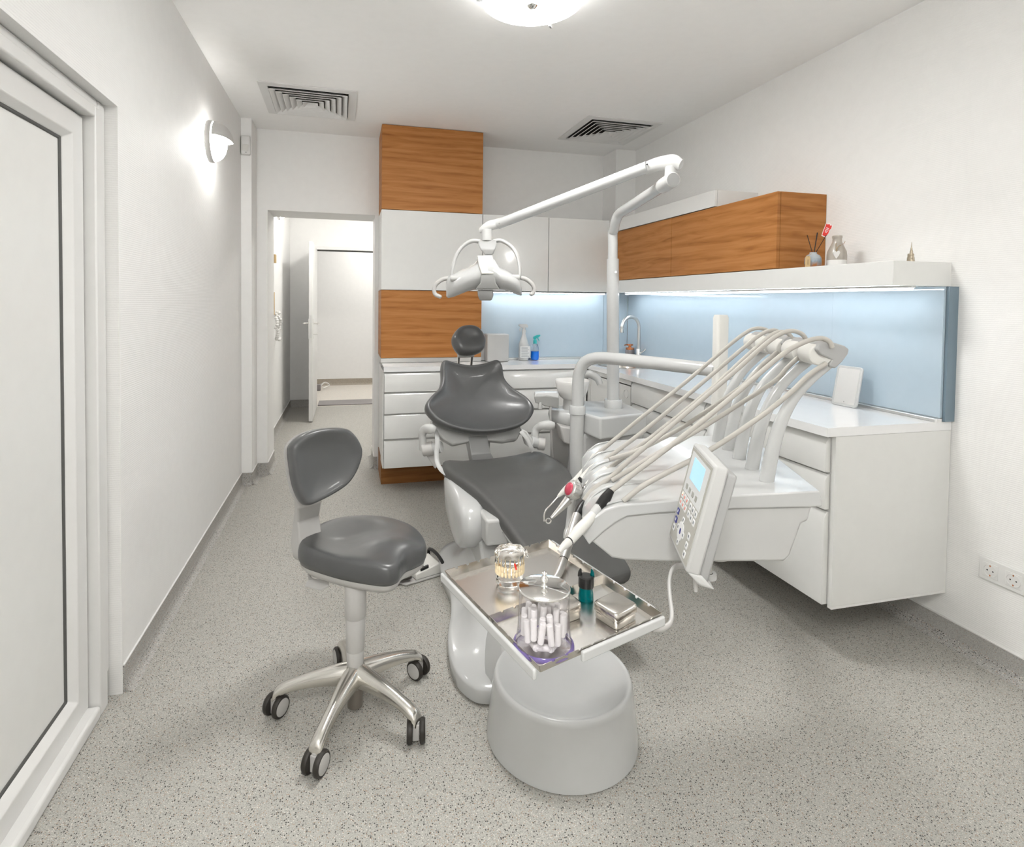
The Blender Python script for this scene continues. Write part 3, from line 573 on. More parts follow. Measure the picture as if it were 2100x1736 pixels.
b = BM(); prism(b, [fp(-.03,.02,.022),fp(.035,.008,.026),fp(.05,.055,.028),fp(.0,.08,.026),fp(-.035,.06,.022)], (0,0,.008)); obj('pedal', b, BLACKR, fc, bevel=.002)
b = BM(); prism(b, [fp(.07,.045,.046),fp(.11,.032,.052),fp(.125,.085,.054),fp(.085,.10,.048)], (0,0,.012)); obj('pedal', b, BLACKR, fc, bevel=.002)
b = BM(); prism(b, [fp(.085,.012,.045),fp(.128,.012,.052),fp(.132,.026,.052),fp(.088,.026,.045)], (0,0,.013)); obj('rocker_switch', b, BLACK, fc, bevel=.002)
b = BM(); tube(b, [fp(.198,.0,.012),fp(.203,.003,.055),fp(.206,.07,.078),fp(.206,.15,.075),fp(.206,.158,.03)], .0085, 10, 5); obj('carry_handle', b, BLACK, fc)
b = BM(); tube(b, [fp(.20,.05,.02),(0.538, 2.819, 0.015),(0.593, 2.901, 0.012),(0.652, 2.924, 0.012),(.66,2.84,.012)], .009, 10, 6); obj('cable', b, CORD, fc)
# ------------------------------------------------------------------ stool
st = thing('operator_stool', 'grey upholstered stool on a five-star polished base in the left foreground', 'stool', (.027,1.845,0))
PXY = (.027,1.845)
seat = [(-.163,1.985),(-.140,2.08),(-.085,2.155),(-.01,2.19),(.08,2.185),(.165,2.14),(.232,2.055),(.266,1.955),(.262,1.875),(.228,1.838),(.192,1.815),(.172,1.782),(.155,1.748),(.120,1.735),(.065,1.758),(-.02,1.812),(-.10,1.880),(-.147,1.930)]
sa = Vector((.83,-.55,0)); sc_ = Vector((.05,1.95,0))
def sf(x, y, s, z):
    if z < 0: return 0
    d = Vector((x,y,0))-sc_; a = d.dot(sa); c = d.x*.55+d.y*.83   # a: towards the notch, c: across
    h = 0
    if a > -.02: h += .020*min(1,(a+.02)/.14)*math.exp(-(c*c)/.0035)            # pommel ridge behind the notch
    h -= .014*math.exp(-((a+.03)**2+.7*c*c)/.012)
    h -= .018*max(0,min(1,(a-.08)/.12))**2
    return h*min(1,(1-s)*6+.15)
SP = [(.03,-.035),(.9,-.035),(.97,-.03),(1.0,-.012),(1.0,.008),(.985,.024),(.955,.035),(.90,.041),(.82,.044),(.72,.044),(.6,.044),(.48,.044),(.36,.044),(.24,.044),(.12,.044),(.03,.044)]
obj('seat', pad(BM(), seat, SP, Matrix.Translation((0,0,.486)), sf, 6), LEATH, st, ang=85)
sh = BM(); pad(sh, seat, [(.03,-.024),(.72,-.024),(.88,-.016),(.955,0),(.965,.012),(.03,.012)], Matrix.Translation((.0,0,.443)), None, 6); obj('seat_shell', sh, STOOLG, st, ang=60)
# back pad, plane facing the notch
bo = Vector((-.075,1.955,.80)); bxv = Vector((.83,.557,0)); n0_ = Vector((.557,-.83,0)); byv = UP*math.cos(R(8))-n0_*math.sin(R(8)); bnv = bxv.cross(byv)
bp2 = [(-.118,.082),(-.073,.108),(-.006,.114),(.078,.102),(.117,.074),(.141,.029),(.140,-.007),(.115,-.053),(.075,-.090),(.019,-.110),(-.041,-.122),(-.082,-.124),(-.103,-.103),(-.120,-.048),(-.126,.018),(-.127,.055)]
Bmx = frame_mx(bo, bxv, byv, bnv)
obj('backrest', pad(BM(), bp2, [(.03,-.028),(.85,-.028),(.97,-.018),(1,0),(.99,.014),(.955,.024),(.90,.026),(.82,.022),(.6,.015),(.3,.011),(.03,.010)], Bmx, None, 6), LEATH, st, ang=80)
b = pad(BM(), bp2, [(.03,-.008),(.80,-.008),(.955,.002),(.985,.016),(.03,.016)], Bmx@Matrix.Translation((-.004,0,-.038)), None, 6); obj('backrest_shell', b, STOOLG, st, ang=70)
b = BM()
def sq(p, q, z, d): # rectangle between p and q at height, thickness d backwards
    p = Vector(p); q = Vector(q); n = Vector((-.55,-.83,0))
    n = Vector(((q-p).y, -(q-p).x, 0)).normalized()*-d
    return [p, q, q+n, p+n]
loft(b, [[bo+bxv*x+byv*y+bnv*z for x,z in ((-.085,-.045),(.005,-.045),(.005,-.07),(-.085,-.07))] for y in (-.05,-.14)]+[[Vector(p) for p in r_] for r_ in (((-.165,2.005,.58),(-.095,2.052,.58),(-.113,2.08,.58),(-.185,2.03,.58)),((-.158,1.985,.50),(-.085,2.035,.50),(-.115,2.09,.50),(-.195,2.035,.50)),((-.150,1.975,.455),(-.075,2.025,.455),(-.11,2.09,.447),(-.185,2.03,.447)),((-.06,1.92,.438),(0.02,1.97,.438),(.0,2.0,.418),(-.08,1.95,.418)))])
obj('back_support', b, STOOLG, st, bevel=.006, seg=3)
b = BM(); tube(b, [(-0.129, 2.012, 0.407),(-0.124, 1.990, 0.387),(-0.108, 1.965, 0.382),(-0.091, 1.940, 0.383)], [.012,.011,.014,.016], 10, 5, .5); prism(b, [(-0.139, 1.953, 0.377),(-0.129, 1.971, 0.386),(-0.075, 1.936, 0.403),(-0.058, 1.912, 0.400),(-0.059, 1.902, 0.392),(-0.085, 1.908, 0.379)], (0,0,.007)); obj('height_lever', b, STOOLG, st, bevel=.002)
b = BM(); prism(b, [(-0.160, 1.999, 0.461),(-0.155, 1.998, 0.461),(-0.151, 1.987, 0.447),(-0.158, 1.988, 0.447)], (.0,.004,0)); obj('red_marker', b, RED, st, smooth=False)
for r0, r1, z0, z1, m_, nm in ((.0345,.0345,.315,.43,STOOLG,'column_sleeve'),(.031,.030,.205,.318,STOOLG,'column_sleeve'),(.0285,.027,.150,.208,STOOLG,'column_sleeve'),(.0255,.0255,.018,.150,CYLM,'gas_cylinder')):
    b = BM(); lathe(b, [(r1-.002,z0),(r1,z0+.003),(r0,z1-.003),(r0-.002,z1)], (*PXY,0), 36); obj(nm, b, m_, st)
b = BM(); lathe(b, [(.020,.085),(.036,.09),(.043,.11),(.042,.135),(.034,.152),(.027,.153)], (*PXY,0), 40); obj('star_hub', b, POLISH, st)
for k in range(5):
    a = R(27.6+72*k); u = Vector((math.cos(a),math.sin(a),0)); v = Vector((-math.sin(a),math.cos(a),0)); o_ = Vector((*PXY,0))
    b = BM(); rings = []
    prof = [(.025,.128,.030,.034),(.06,.127,.028,.029),(.11,.121,.0235,.0235),(.16,.111,.0195,.0195),(.205,.099,.0185,.0165),(.235,.088,.0195,.016),(.254,.076,.0195,.015),(.261,.064,.0175,.011)]
    P3 = [Vector(p[:3]) for p in prof]; Q3 = [Vector((p[3],0,0)) for p in prof]
    for p, qq in zip(cr(P3, 4), cr(Q3, 4)):
        r, z, w_ = p; h = qq.x; c = o_+u*r+UP*z
        sec = [(-1,-.7),(-1,.15),(-.8,.62),(-.35,.95),(.0,1.0),(.35,.95),(.8,.62),(1,.15),(1,-.7),(.75,-1),(-.75,-1)]
        rings.append([c+v*w_*a_+UP*h*c_ for a_, c_ in sec])
    loft(b, rings); arm = obj('star_leg', b, POLISH, st, ang=50)
    c = o_+u*.252; sw = R((27.6+72*k)+{0:-70,1:95,2:-105,3:-60,4:-30}[k])*0+R({0:42,1:15,2:-38,3:-32,4:-8}[k]); d = Vector((math.cos(sw),math.sin(sw),0)); e_ = Vector((-d.y,d.x,0)) # wheel axle along d
    ca = bpy.data.objects.new('caster', None)
    b = BM(); cyl(b, c+UP*.034, c+UP*.066, .011, n=14); obox(b, c+UP*.036, d, e_, UP, .010,.014,.024); cst = obj('caster', b, STOOLG, st, bevel=.002)
    for s in (-1,1):
        w0 = c+d*(s*.0105)+UP*.0345; b = BM(); lathe(b, [(.006,0),(.032,.001),(.0345,.005),(.0345,.013),(.031,.0175),(.027,.0175)], w0, 36, d*s); obj('wheel', b, BLACKR, cst)
        b = BM(); lathe(b, [(.0265,.015),(.0265,.0182),(.024,.019),(.001,.019)], w0, 32, d*s); obj('hub_cap', b, STOOLG, cst)
# ------------------------------------------------------------------ spittoon unit
sp = thing('spittoon_unit', 'white cuspidor unit with bowl and water spout beside the chair', 'spittoon', (1.35,2.95,0))
bx('body', GREYP, 1.20,1.58, 2.72,3.2, .10,.66, sp, bevel=.03, seg=4)
bx('floor_box', GREYP, 1.18,1.60, 2.70,3.22, 0,.10, sp, bevel=.02, seg=3)
b = BM(); tp = [(1.189, 2.774, 0.740),(1.262,2.62,.760),(1.60,2.74,.748),(1.64,3.12,.748),(1.30,3.16,.752)]
tp[0] = (1.19,2.84,.762)
bt = [(1.19,2.83,.665),(1.262,2.62,.642),(1.60,2.74,.635),(1.64,3.12,.635),(1.30,3.16,.64)]
loft(b, [bt, tp]); obj('top_housing', b, WHITE, sp, bevel=.012, seg=4)
# bowl platform
b = BM(); pf = [(-.13,0),(-.11,.07),(-.03,.11),(.10,.11),(.15,.05),(.15,-.06),(.09,-.12),(-.03,-.12),(-.10,-.08)]
pad(b, pf, [(.03,.0),(.75,.0),(.95,.02),(1.0,.05),(.98,.075),(.9,.085),(.03,.085)], Matrix.Translation((1.24,2.95,.66))); obj('bowl_platform', b, WHITE, sp, ang=60)
b = BM(); lathe(b, [(.058,.70),(.052,.75),(.05,.80),(.055,.806)], (1.243,2.95,0), 36); obj('bowl_stem', b, WHITEM, sp)
b = BM(); lathe(b, [(.03,.800),(.05,.800),(.072,.818),(.086,.85),(.094,.885),(.098,.906),(.096,.911),(.091,.908),(.085,.88),(.07,.84),(.045,.822),(.0,.818)], (1.243,2.95,0), 48); obj('bowl', b, CERW, sp, ang=60)
b = BM(); tube(b, [(1.325,3.02,.75),(1.325,3.02,.85),(1.33,3.015,.915),(1.36,2.99,.935),(1.40,2.96,.915),(1.415,2.95,.88)], [.024,.023,.026,.027,.026,.022], 16, 5, .75); obj('water_spout', b, WHITE, sp, ang=70)
# suction holder with hanging hoses
b = BM(); prism(b, [(0.997, 2.894, 0.831),(1.002, 2.893, 0.796),(1.034, 2.885, 0.791),(1.052, 2.881, 0.778),(1.086, 2.872, 0.775),(1.128, 2.862, 0.765),(1.127, 2.862, 0.827),(1.059, 2.879, 0.837)], (.02,.07,0)); hs = obj('suction_holder', b, GREYD, sp, bevel=.004)
b = BM(); prism(b, [(1.000, 2.904, 0.829),(1.063, 2.888, 0.835),(1.131, 2.871, 0.825),(1.138, 2.890, 0.846),(1.055, 2.931, 0.845),(1.016, 2.941, 0.839)], (.02,.07,0)); obj('holder_cap', b, WHITE, hs, bevel=.003)
b = BM(); cyl(b, (1.032, 2.896, 0.800), (1.032, 2.896, 0.762), .012, n=16); obj('suction_nozzle', b, WHITEM, sp, bevel=.001)
b = BM(); tube(b, [(1.087, 2.882, 0.787),(1.088, 2.882, 0.703),(1.098, 2.890, 0.592),(1.109, 2.897, 0.453),(1.10,2.93,.3),(1.15,2.92,.15),(1.24,2.9,.10)], .0065, 10, 6); obj('suction_hose', b, STOOLG, sp)
b = BM(); tube(b, [(1.187, 2.847, 0.625),(1.187, 2.847, 0.490),(1.186, 2.847, 0.354),(1.25,2.85,.2),(1.25,2.85,.08)], .007, 10, 6); obj('suction_hose', b, GREYP, sp)
b = BM(); prism(b, [(1.116, 2.813, 0.682),(1.135, 2.808, 0.591),(1.169, 2.800, 0.578),(1.212, 2.789, 0.598),(1.211, 2.789, 0.664)], (.02,.12,0)); obj('drain_box', b, STOOLG, sp, bevel=.008)
# ------------------------------------------------------------------ operating light
lt = thing('operating_light', 'white operating light hanging on a long jointed arm from a tall pole', 'operating lamp', (1.474,2.90,.75))
b = BM(); lathe(b, [(.050,.748),(.0505,.752),(.0505,.795),(.047,.80),(.037,.80)], (1.474,2.90,0), 36); obj('pole_collar', b, WHITE, lt)
b = BM(); cyl(b, (1.474,2.90,.76), (1.457,2.902,1.60), .0345, n=36); pole = obj('pole', b, WHITE, lt)
b = BM(); cyl(b, (1.457, 2.861, 1.523), (1.452, 2.852, 1.523), .006, n=12); obj('screw', b, CHROME, pole)
b = BM(); tube(b, [(1.457,2.902,1.59),(1.456,2.902,1.68),(1.453,2.90,1.745),(1.447, 2.874, 1.764),(1.438, 2.835, 1.807),(1.437, 2.784, 1.840),(1.422, 2.633, 1.854),(1.383, 2.354, 1.872),(1.342, 2.158, 1.875)], .0275, 20, 6); up_ = obj('upper_tube', b, WHITE, lt, ang=70)
b = BM(); p0, p1 = Vector((1.358, 2.237, 1.873)), Vector((1.332, 2.109, 1.875)); cyl(b, p0, p1, .0325, n=28); obj('tube_end', b, WHITEM, up_, bevel=.006)
b = BM(); ax = (p1-p0).normalized(); lathe(b, [(.0275,.0),(.0275,.0015),(.001,.002)], p1, 28, ax); obj('end_cap', b, GREYP, up_)
b = BM(); cyl(b, Vector((1.352, 2.156, 1.898)), Vector((1.353, 2.155, 1.940)), .0285, n=28); obj('swivel', b, WHITEM, lt, bevel=.002)
b = BM(); tube(b, [(1.369, 2.110, 1.939),(1.351, 2.146, 1.956),(1.322, 2.194, 1.961),(1.297, 2.231, 1.956),(1.280, 2.256, 1.947)], [.022,.034,.031,.029,.028], 20, 6, .62); obj('elbow_joint', b, WHITEM, lt, ang=70)
b = BM(); A_, B_ = Vector((1.288, 2.244, 1.956)), Vector((0.781, 2.897, 1.767)); tube(b, [A_+(A_-B_).normalized()*.0, A_.lerp(B_,.5), B_], .0265, 24, 3); arm = obj('spring_arm', b, WHITE, lt, ang=70)
b = BM(); tube(b, [(0.806, 2.870, 1.778),(0.771, 2.900, 1.767),(0.733, 2.909, 1.757),(0.700, 2.917, 1.738),(0.682, 2.922, 1.725)], [.026,.027,.026,.019,.010], 18, 5, .8); obj('wrist_joint', b, WHITEM, lt, ang=70)
for (u_, v_) in ((0.777, 2.862, 1.765),(0.779, 2.872, 1.767)),((1.271, 2.219, 1.960),(1.275, 2.227, 1.962)):
    b = BM(); cyl(b, u_, v_, .0035, n=10); obj('screw', b, BLACK, arm)
b = BM(); cyl(b, (0.720, 2.912, 1.738), (0.721, 2.912, 1.676), .0285, n=28); obj('head_swivel', b, WHITEM, lt, bevel=.003)
b = BM(); k_ = 3.0
loft(b, [[(0.678, 2.913, 1.679),(0.769, 2.890, 1.680),(0.787, 2.978, 1.696),(0.703, 2.999, 1.695)],[(0.664, 2.875, 1.654),(0.761, 2.850, 1.655),(0.792, 2.977, 1.674),(0.698, 3.000, 1.673)],[(0.672, 2.852, 1.624),(0.749, 2.833, 1.625),(0.777, 2.960, 1.645),(0.710, 2.977, 1.645)],[(0.697, 2.856, 1.595),(0.739, 2.846, 1.595),(0.760, 2.933, 1.608),(0.721, 2.943, 1.608)]]); hub = obj('yoke_hub', b, GREYP, lt, bevel=.008, seg=3)
b = BM(); cyl(b, (0.727, 2.880, 1.605), (0.731, 2.858, 1.550), .0032, n=10); obj('alignment_pin', b, ALU, hub)
for nm, pts in (('yoke_arm',[(0.692, 2.940, 1.675),(0.649, 2.951, 1.677),(0.603, 2.962, 1.650),(0.568, 2.961, 1.602),(0.547, 2.956, 1.540),(0.540, 2.958, 1.480),(0.539, 2.958, 1.457)]),('yoke_arm',[(0.764, 2.922, 1.678),(0.800, 2.903, 1.680),(0.843, 2.881, 1.653),(0.868, 2.855, 1.613),(0.883, 2.840, 1.555),(0.884, 2.830, 1.498),(0.876, 2.832, 1.467)])):
    b = BM(); tube(b, pts, [.019,.019,.0175,.016,.015,.014,.013], 14, 6, .62, ref=(0,1,0)); obj(nm, b, WHITEM, lt, ang=70)
for pts in ([(0.527, 2.961, 1.475),(0.491, 2.970, 1.467),(0.458, 2.978, 1.440),(0.449, 2.980, 1.411),(0.456, 2.978, 1.387),(0.479, 2.973, 1.375)],[(0.889, 2.829, 1.480),(0.919, 2.821, 1.470),(0.947, 2.814, 1.447),(0.960, 2.811, 1.421),(0.953, 2.813, 1.400),(0.945, 2.815, 1.393)]):
    b = BM(); tube(b, pts, [.012,.012,.0115,.0105,.011,.011], 12, 5); h = obj('handle', b, STOOLG, lt, ang=70)
    b = BM(); lathe(b, [(.001,-.011),(.009,-.007),(.012,0),(.009,.007),(.001,.011)], pts[-1], 14); obj('knob', b, STOOLG, h)
# reflector head: sections from wing tip to wing tip
HEADPTS = [(915, (0.512, 2.965, 1.454), (0.513, 2.964, 1.375), 0.02), (919, (0.521, 2.961, 1.485), (0.522, 2.96, 1.367), 0.045), (930, (0.549, 2.949, 1.496), (0.55, 2.949, 1.373), 0.075), (945, (0.585, 2.934, 1.519), (0.586, 2.933, 1.389), 0.1), (960, (0.622, 2.918, 1.532), (0.623, 2.918, 1.405), 0.115), (972, (0.651, 2.906, 1.553), (0.652, 2.906, 1.413), 0.12), (981, (0.673, 2.897, 1.584), (0.674, 2.897, 1.416), 0.12), (990, (0.694, 2.888, 1.597), (0.696, 2.887, 1.418), 0.12), (1003, (0.726, 2.875, 1.6), (0.728, 2.874, 1.419), 0.12), (1012, (0.748, 2.865, 1.579), (0.749, 2.865, 1.419), 0.12), (1020, (0.767, 2.857, 1.54), (0.769, 2.857, 1.416), 0.12), (1035, (0.803, 2.842, 1.52), (0.805, 2.842, 1.412), 0.112), (1050, (0.839, 2.827, 1.499), (0.841, 2.826, 1.399), 0.09), (1062, (0.868, 2.815, 1.481), (0.869, 2.814, 1.389), 0.06), (1069, (0.886, 2.807, 1.425), (0.886, 2.807, 1.384), 0.02)]
b = BM(); rings = []
for u_, top, bot, dp in HEADPTS: 
    c_ = Vector(top); d_ = Vector(bot); m_ = (c_+d_)/2; h_ = (c_-d_)/2; bk = Vector((.12,.99,0))*dp
    rings.append([m_+h_*math.cos(2*math.pi*i/20)*(1 if True else 1)+bk*(math.sin(2*math.pi*i/20)) for i in range(20)])
loft(b, rings); head = obj('lamp_head', b, WHITE, lt, ang=80)
b = BM(); loft(b, [[(0.649, 2.817, 1.588),(0.724, 2.798, 1.591),(0.752, 2.894, 1.599),(0.669, 2.915, 1.596)],[(0.649, 2.781, 1.533),(0.724, 2.762, 1.536),(0.760, 2.882, 1.542),(0.672, 2.904, 1.541)],[(0.659, 2.768, 1.490),(0.726, 2.751, 1.491),(0.766, 2.880, 1.497),(0.682, 2.901, 1.497)]]); obj('front_cover', b, IVORY, head, bevel=.006, seg=3)
b = BM(); loft(b, [[(0.648, 2.807, 1.411),(0.729, 2.786, 1.412),(0.784, 2.999, 1.417),(0.698, 3.021, 1.416)],[(0.651, 2.806, 1.381),(0.729, 2.786, 1.382),(0.777, 2.980, 1.384),(0.699, 3.000, 1.383)],[(0.665, 2.823, 1.356),(0.725, 2.808, 1.356),(0.762, 2.953, 1.357),(0.703, 2.968, 1.356)]]); obj('light_nose', b, GREYP, head, bevel=.008, seg=3)
b = BM(); loft(b, [[(0.660, 2.773, 1.489),(0.728, 2.756, 1.490),(0.761, 2.871, 1.496),(0.683, 2.891, 1.495)],[(0.656, 2.774, 1.445),(0.733, 2.754, 1.446),(0.766, 2.870, 1.450),(0.681, 2.891, 1.449)],[(0.634, 2.790, 1.413),(0.755, 2.759, 1.414),(0.787, 2.875, 1.417),(0.660, 2.907, 1.416)]]); obj('lower_cover', b, GREYD, head, bevel=.006, seg=3)
for a_, c_ in (((0.526, 2.899, 1.470),(0.585, 2.864, 1.470)),((0.861, 2.774, 1.477),(0.796, 2.769, 1.478))):
    b = BM(); cyl(b, a_, c_, .0155, .013, 20); obj('pivot_boss', b, WHITEM, head, bevel=.003)
# ------------------------------------------------------------------ delivery arm
da = thing('delivery_arm', 'thick white bent tube arm rising beside the chair and carrying the instrument table', 'support arm', (1.19,2.75,0))
b = BM(); cyl(b, (1.185,2.75,.0), (1.19,2.75,.79), .0375, n=36); obj('lower_post', b, WHITE, da)
b = BM(); lathe(b, [(.037,.755),(.0425,.758),(.0425,.797),(.040,.802),(.031,.803)], (1.19,2.75,0), 36); obj('collar', b, WHITE, da)
b = BM(); tube(b, [(1.19,2.75,.79),(1.19,2.75,.90),(1.195,2.745,.975),(1.215,2.72,1.035),(1.255,2.67,1.062),(1.32,2.58,1.067),(1.45,2.39,1.062),(1.60,2.17,1.055)], .0315, 24, 8); obj('bent_tube', b, WHITE, da, ang=70)
b = BM(); rr_ = rrect(0,0,.030,.022,.012,4)
loft(b, [[(1.61+x,2.15+y,z) for x,y in rr_] for z in (.74,1.29)]+[[(1.61+x*.85,2.15+y*.85,1.303) for x,y in rr_]]); obj('upright_housing', b, IVORY, da, ang=50)
b = BM(); tube(b, [(1.60,2.15,.80),(1.56,2.10,.80),(1.42,1.92,.81),(1.22,1.60,.80),(1.1,1.45,.79)], [.045,.042,.036,.036,.036], 18, 5, .8); obj('lower_arm', b, WHITEM, da, ang=70)
# ------------------------------------------------------------------ instrument table
it = thing('instrument_table', 'white dentist instrument table with five curved whip arms and a control keypad', 'instrument table', (.85,1.4,.72))
TB = Vector((.600,1.140,0)); TE = Vector((.9995,-.0317,0)); TV = Vector((.238,.55,0))
def tp_(s, z, k=0, off=0): p = TB+TE*s+TV*k+Vector((0,1,0))*off; return Vector((p.x,p.y,z))
top = [(-.090,.832),(-.083,.845),(-.065,.866),(-.036,.883),(0,.891),(.15,.895),(.30,.895),(.536,.891),(.545,.851),(.515,.851),(.30,.862),(.10,.866),(.02,.864),(-.010,.851),(-.041,.831),(-.072,.805)]
b = BM(); loft(b, [[tp_(s,z,k) for s,z in top] for k in (0,.25,.5,.75,1)]); obj('top_shell', b, WHITE, it, ang=28, bevel=.004, seg=3)
low = [(-.066,.812),(-.040,.833),(-.010,.853),(.02,.866),(.30,.864),(.520,.853),(.508,.815),(.490,.810),(.459,.733),(.443,.719),(.125,.746),(.017,.760),(-.014,.768)]
b = BM(); loft(b, [[tp_(s,z,0,.006) for s,z in low],[tp_(s*.98,z,1,-.01) for s,z in low]]); obj('lower_body', b, WHITEM, it, ang=28, bevel=.006, seg=3)
b = BM(); prism(b, [tp_(s,z,0,.0045) for s,z in ((.06,.752),(.22,.739),(.505,.800),(.486,.803),(.459,.735),(.44,.724))], (0,.004,0)); 
b.free()
for i in range(6):
    k = .04+.184*i; b = BM(); tube(b, [tp_(-.082,.8455,k),tp_(-.063,.868,k),tp_(-.035,.886,k),tp_(0,.893,k),tp_(.05,.895,k)], [.0015,.0025,.003,.0025,.0008], 8, 4); obj('lane_rib', b, WHITE, it)
b = BM(); lathe(b, [(.03,-.018),(.034,-.012),(.034,.02)], tp_(.27,.735,.12), 28); obj('rubber_foot', b, WHITEM, it)
WB = [(1.057,1.214),(1.094,1.313),(1.128,1.409),(1.164,1.505),(1.197,1.600)]
rowd = Vector((.345,.939,0))
for i, (x, y) in enumerate(WB):
    b0 = Vector((x,y,.892)); sc = 1
    pts = [b0+Vector((a*sc, -.006*j, c*sc)) for j, (a,c) in enumerate(((0,0),(.010,.08),(.030,.158),(.064,.222),(.110,.270),(.158,.308)))]
    b = BM(); tube(b, pts, [.0205,.0195,.0175,.0155,.0145,.0145], 18, 6, .72, ref=(1,0,0)); wh = obj('whip_arm', b, WHITE, it, ang=80)
    b = BM(); poly = [(.110,.344),(.117,.358),(.130,.366),(.150,.366),(.196,.354),(.210,.345),(.206,.332),(.188,.312),(.168,.296),(.150,.300),(.148,.308),(.157,.318),(.140,.325),(.122,.332)]
    o_ = b0+Vector((0,-.024,0)); prism(b, [o_+Vector((px,0,pz))-rowd*.026 for px,pz in poly], rowd*.070); obj('whip_cover', b, GREYP if i%2==0 or i==1 else GREYP, wh, bevel=.006, seg=3)
    b = BM(); cyl(b, o_+Vector((.129,0,.331))-rowd*.014, o_+Vector((.129,0,.331))+rowd*.060, .0290, n=32); obj('whip_roller', b, IVORY, wh, bevel=.003)
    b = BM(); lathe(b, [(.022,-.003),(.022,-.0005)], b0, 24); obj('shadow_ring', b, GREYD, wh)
# keypad on the near side
K0 = Vector((.758,1.098,1.033)); KA = Vector((-.357,-.934,-.026)).normalized(); KB = Vector((-.2,.103,-.974)); KB = (KB-KA*KB.dot(KA)).normalized(); KN = KB.cross(KA).normalized()
if KN.x > 0: KN = -KN
def kp(p, q, d=0): return K0+KA*.160*p+KB*.215*q+KN*d
def kquad(p0,p1,q0,q1,d0,d1,name,m,par,bev=.001,r=0):
    b = BM(); 
    if r: pts = [kp(p,q,d0) for p,q in [((x)/.160,(y)/.215) for x,y in rrect((p0+p1)/2*.160,(q0+q1)/2*.215,(p1-p0)/2*.160,(q1-q0)/2*.215,r,3)]]
    else: pts = [kp(p0,q0,d0),kp(p1,q0,d0),kp(p1,q1,d0),kp(p0,q1,d0)]
    prism(b, pts, KN*(d1-d0)); return obj(name, b, m, par, bevel=bev)
kpd = kquad(-.03,1.03,-.02,1.03,-.030,-.0015,'keypad_housing',WHITEM,it,.005,.006)
kquad(.10,1.0,.03,1.12,-.050,-.030,'keypad_back',GREYP,kpd,.004,.006)
kquad(.015,.985,.02,.985,-.0016,-.0006,'keypad_foil',KEYF,kpd,0)
kquad(.08,.93,.05,.47,-.0006,-.0002,'display_surround',LCDB,kpd,0)
kquad(.235,.76,.085,.31,-.0002,.0006,'display',LCD,kpd,0)
for p in (.22,.38,.54,.70): kquad(p-.04,p+.04,.375,.43,-.0002,.0008,'soft_key',KEYG,kpd,.0003,.002)
def key(p,q,m=KEYB,hp=.05,hq=.032,mark=None):
    k = kquad(p-hp,p+hp,q-hq,q+hq,-.0006,.0008,'key',m,kpd,.0004,.003)
    if mark:
        kquad(p-.018,p+.018,q-.016,q+.012,.0008,.0010,'key_symbol',mark,k,0)
for p in (.145,.27,.395): key(p,.515,mark=REDK); key(p,.595,mark=REDK)
for p in (.58,.715,.85): key(p,.515,mark=DGP); key(p,.595,mark=DGP)
key(.135,.70,NAVY,mark=LCDB); key(.135,.79,NAVY,mark=LCDB); key(.135,.875,mark=DGP)
kquad(.33,.57,.73,.90,-.0006,.0008,'direction_pad',KEYB,kpd,.0004,.012)
for p, q in ((.45,.70),(.45,.93),(.31,.815),(.59,.815)): key(p,q,hp=.045,hq=.028,mark=DGP)
kquad(.42,.48,.785,.845,.0008,.0012,'centre_key',NAVY,kpd,.0002,.004)
for q in (.745,.835,.925): key(.82,q,mark=DGP)
kquad(.13,.15,.497,.510,.0008,.0014,'indicator',AMB,kpd,0)
b = BM(); prism(b, [kp(.3,1.02,-.004),kp(1.03,1.02,-.004),kp(1.05,1.10,-.03),kp(.95,1.14,-.04),kp(.5,1.10,-.03)], -KN*.03); obj('keypad_bracket', b, WHITEM, kpd, bevel=.004)
mp_ = Vector((0.816, 1.115, 0.731))
b = BM(); cyl(b, mp_+UP*.03, mp_-UP*.012, .0095, n=20); obj('mount_pin', b, CHROME, kpd)
b = BM(); lathe(b, [(.011,-.006),(.019,-.006),(.019,.006),(.011,.006)], mp_-UP*.012, 28, cap=False); loft(b, [circ(mp_-UP*.018,.011,(0,0,1),8)], cap=False) if False else None
tube(b, [mp_-UP*.012+Vector((-.012,-.008,0)), kp(1.0,1.06,-.03)], .008, 10, 2); obj('mount_ring', b, WHITEM, kpd)
b = BM(); tube(b, [kp(.9,1.08,-.03)-UP*.004, kp(.9,1.08,-.03)-UP*.03], [.006,.004], 12, 3); obj('bracket_tongue', b, STOOLG, kpd)
# tray carrier hanging from the table
TC = Vector((.3948,1.0643,.7425)); A1 = Vector((.962,.272,.040)).normalized(); A2 = Vector((.272,-.962,-.0155)); A2 = (A2-A1*A2.dot(A1)).normalized(); AN = A2.cross(A1).normalized()*-1; AN = AN if AN.z > 0 else -AN; HA, HB = .1425, .1787
def tq(a, b_, z): return TC+A1*a+A2*b_+AN*z
b = BM(); tube(b, [(0.823, 1.175, 0.709),(0.750, 1.121, 0.745),(0.691, 1.064, 0.771),(0.655, 1.021, 0.770),(0.634, 0.985, 0.756),(0.621, 0.958, 0.742),(0.604, 0.936, 0.735),(0.581, 0.926, 0.734),(0.558, 0.922, 0.739)], .0075, 12, 6, .55, ref=(0,0,1)); obj('tray_bracket', b, STOOLG, it, ang=70)
tf = None
for nm, ca_, cb_, ha, hb in (('tray_rail',-HA-.006,0,.004,HB+.002),('tray_rail',HA+.006,-.01,.004,HB-.01),('tray_rail',.045,HB+.006,.10,.004)):
    b = BM(); obox(b, tq(ca_,cb_,.004), A1, A2, AN, ha,hb,.0095); obj(nm, b, WHITE, it, bevel=.003, seg=3)
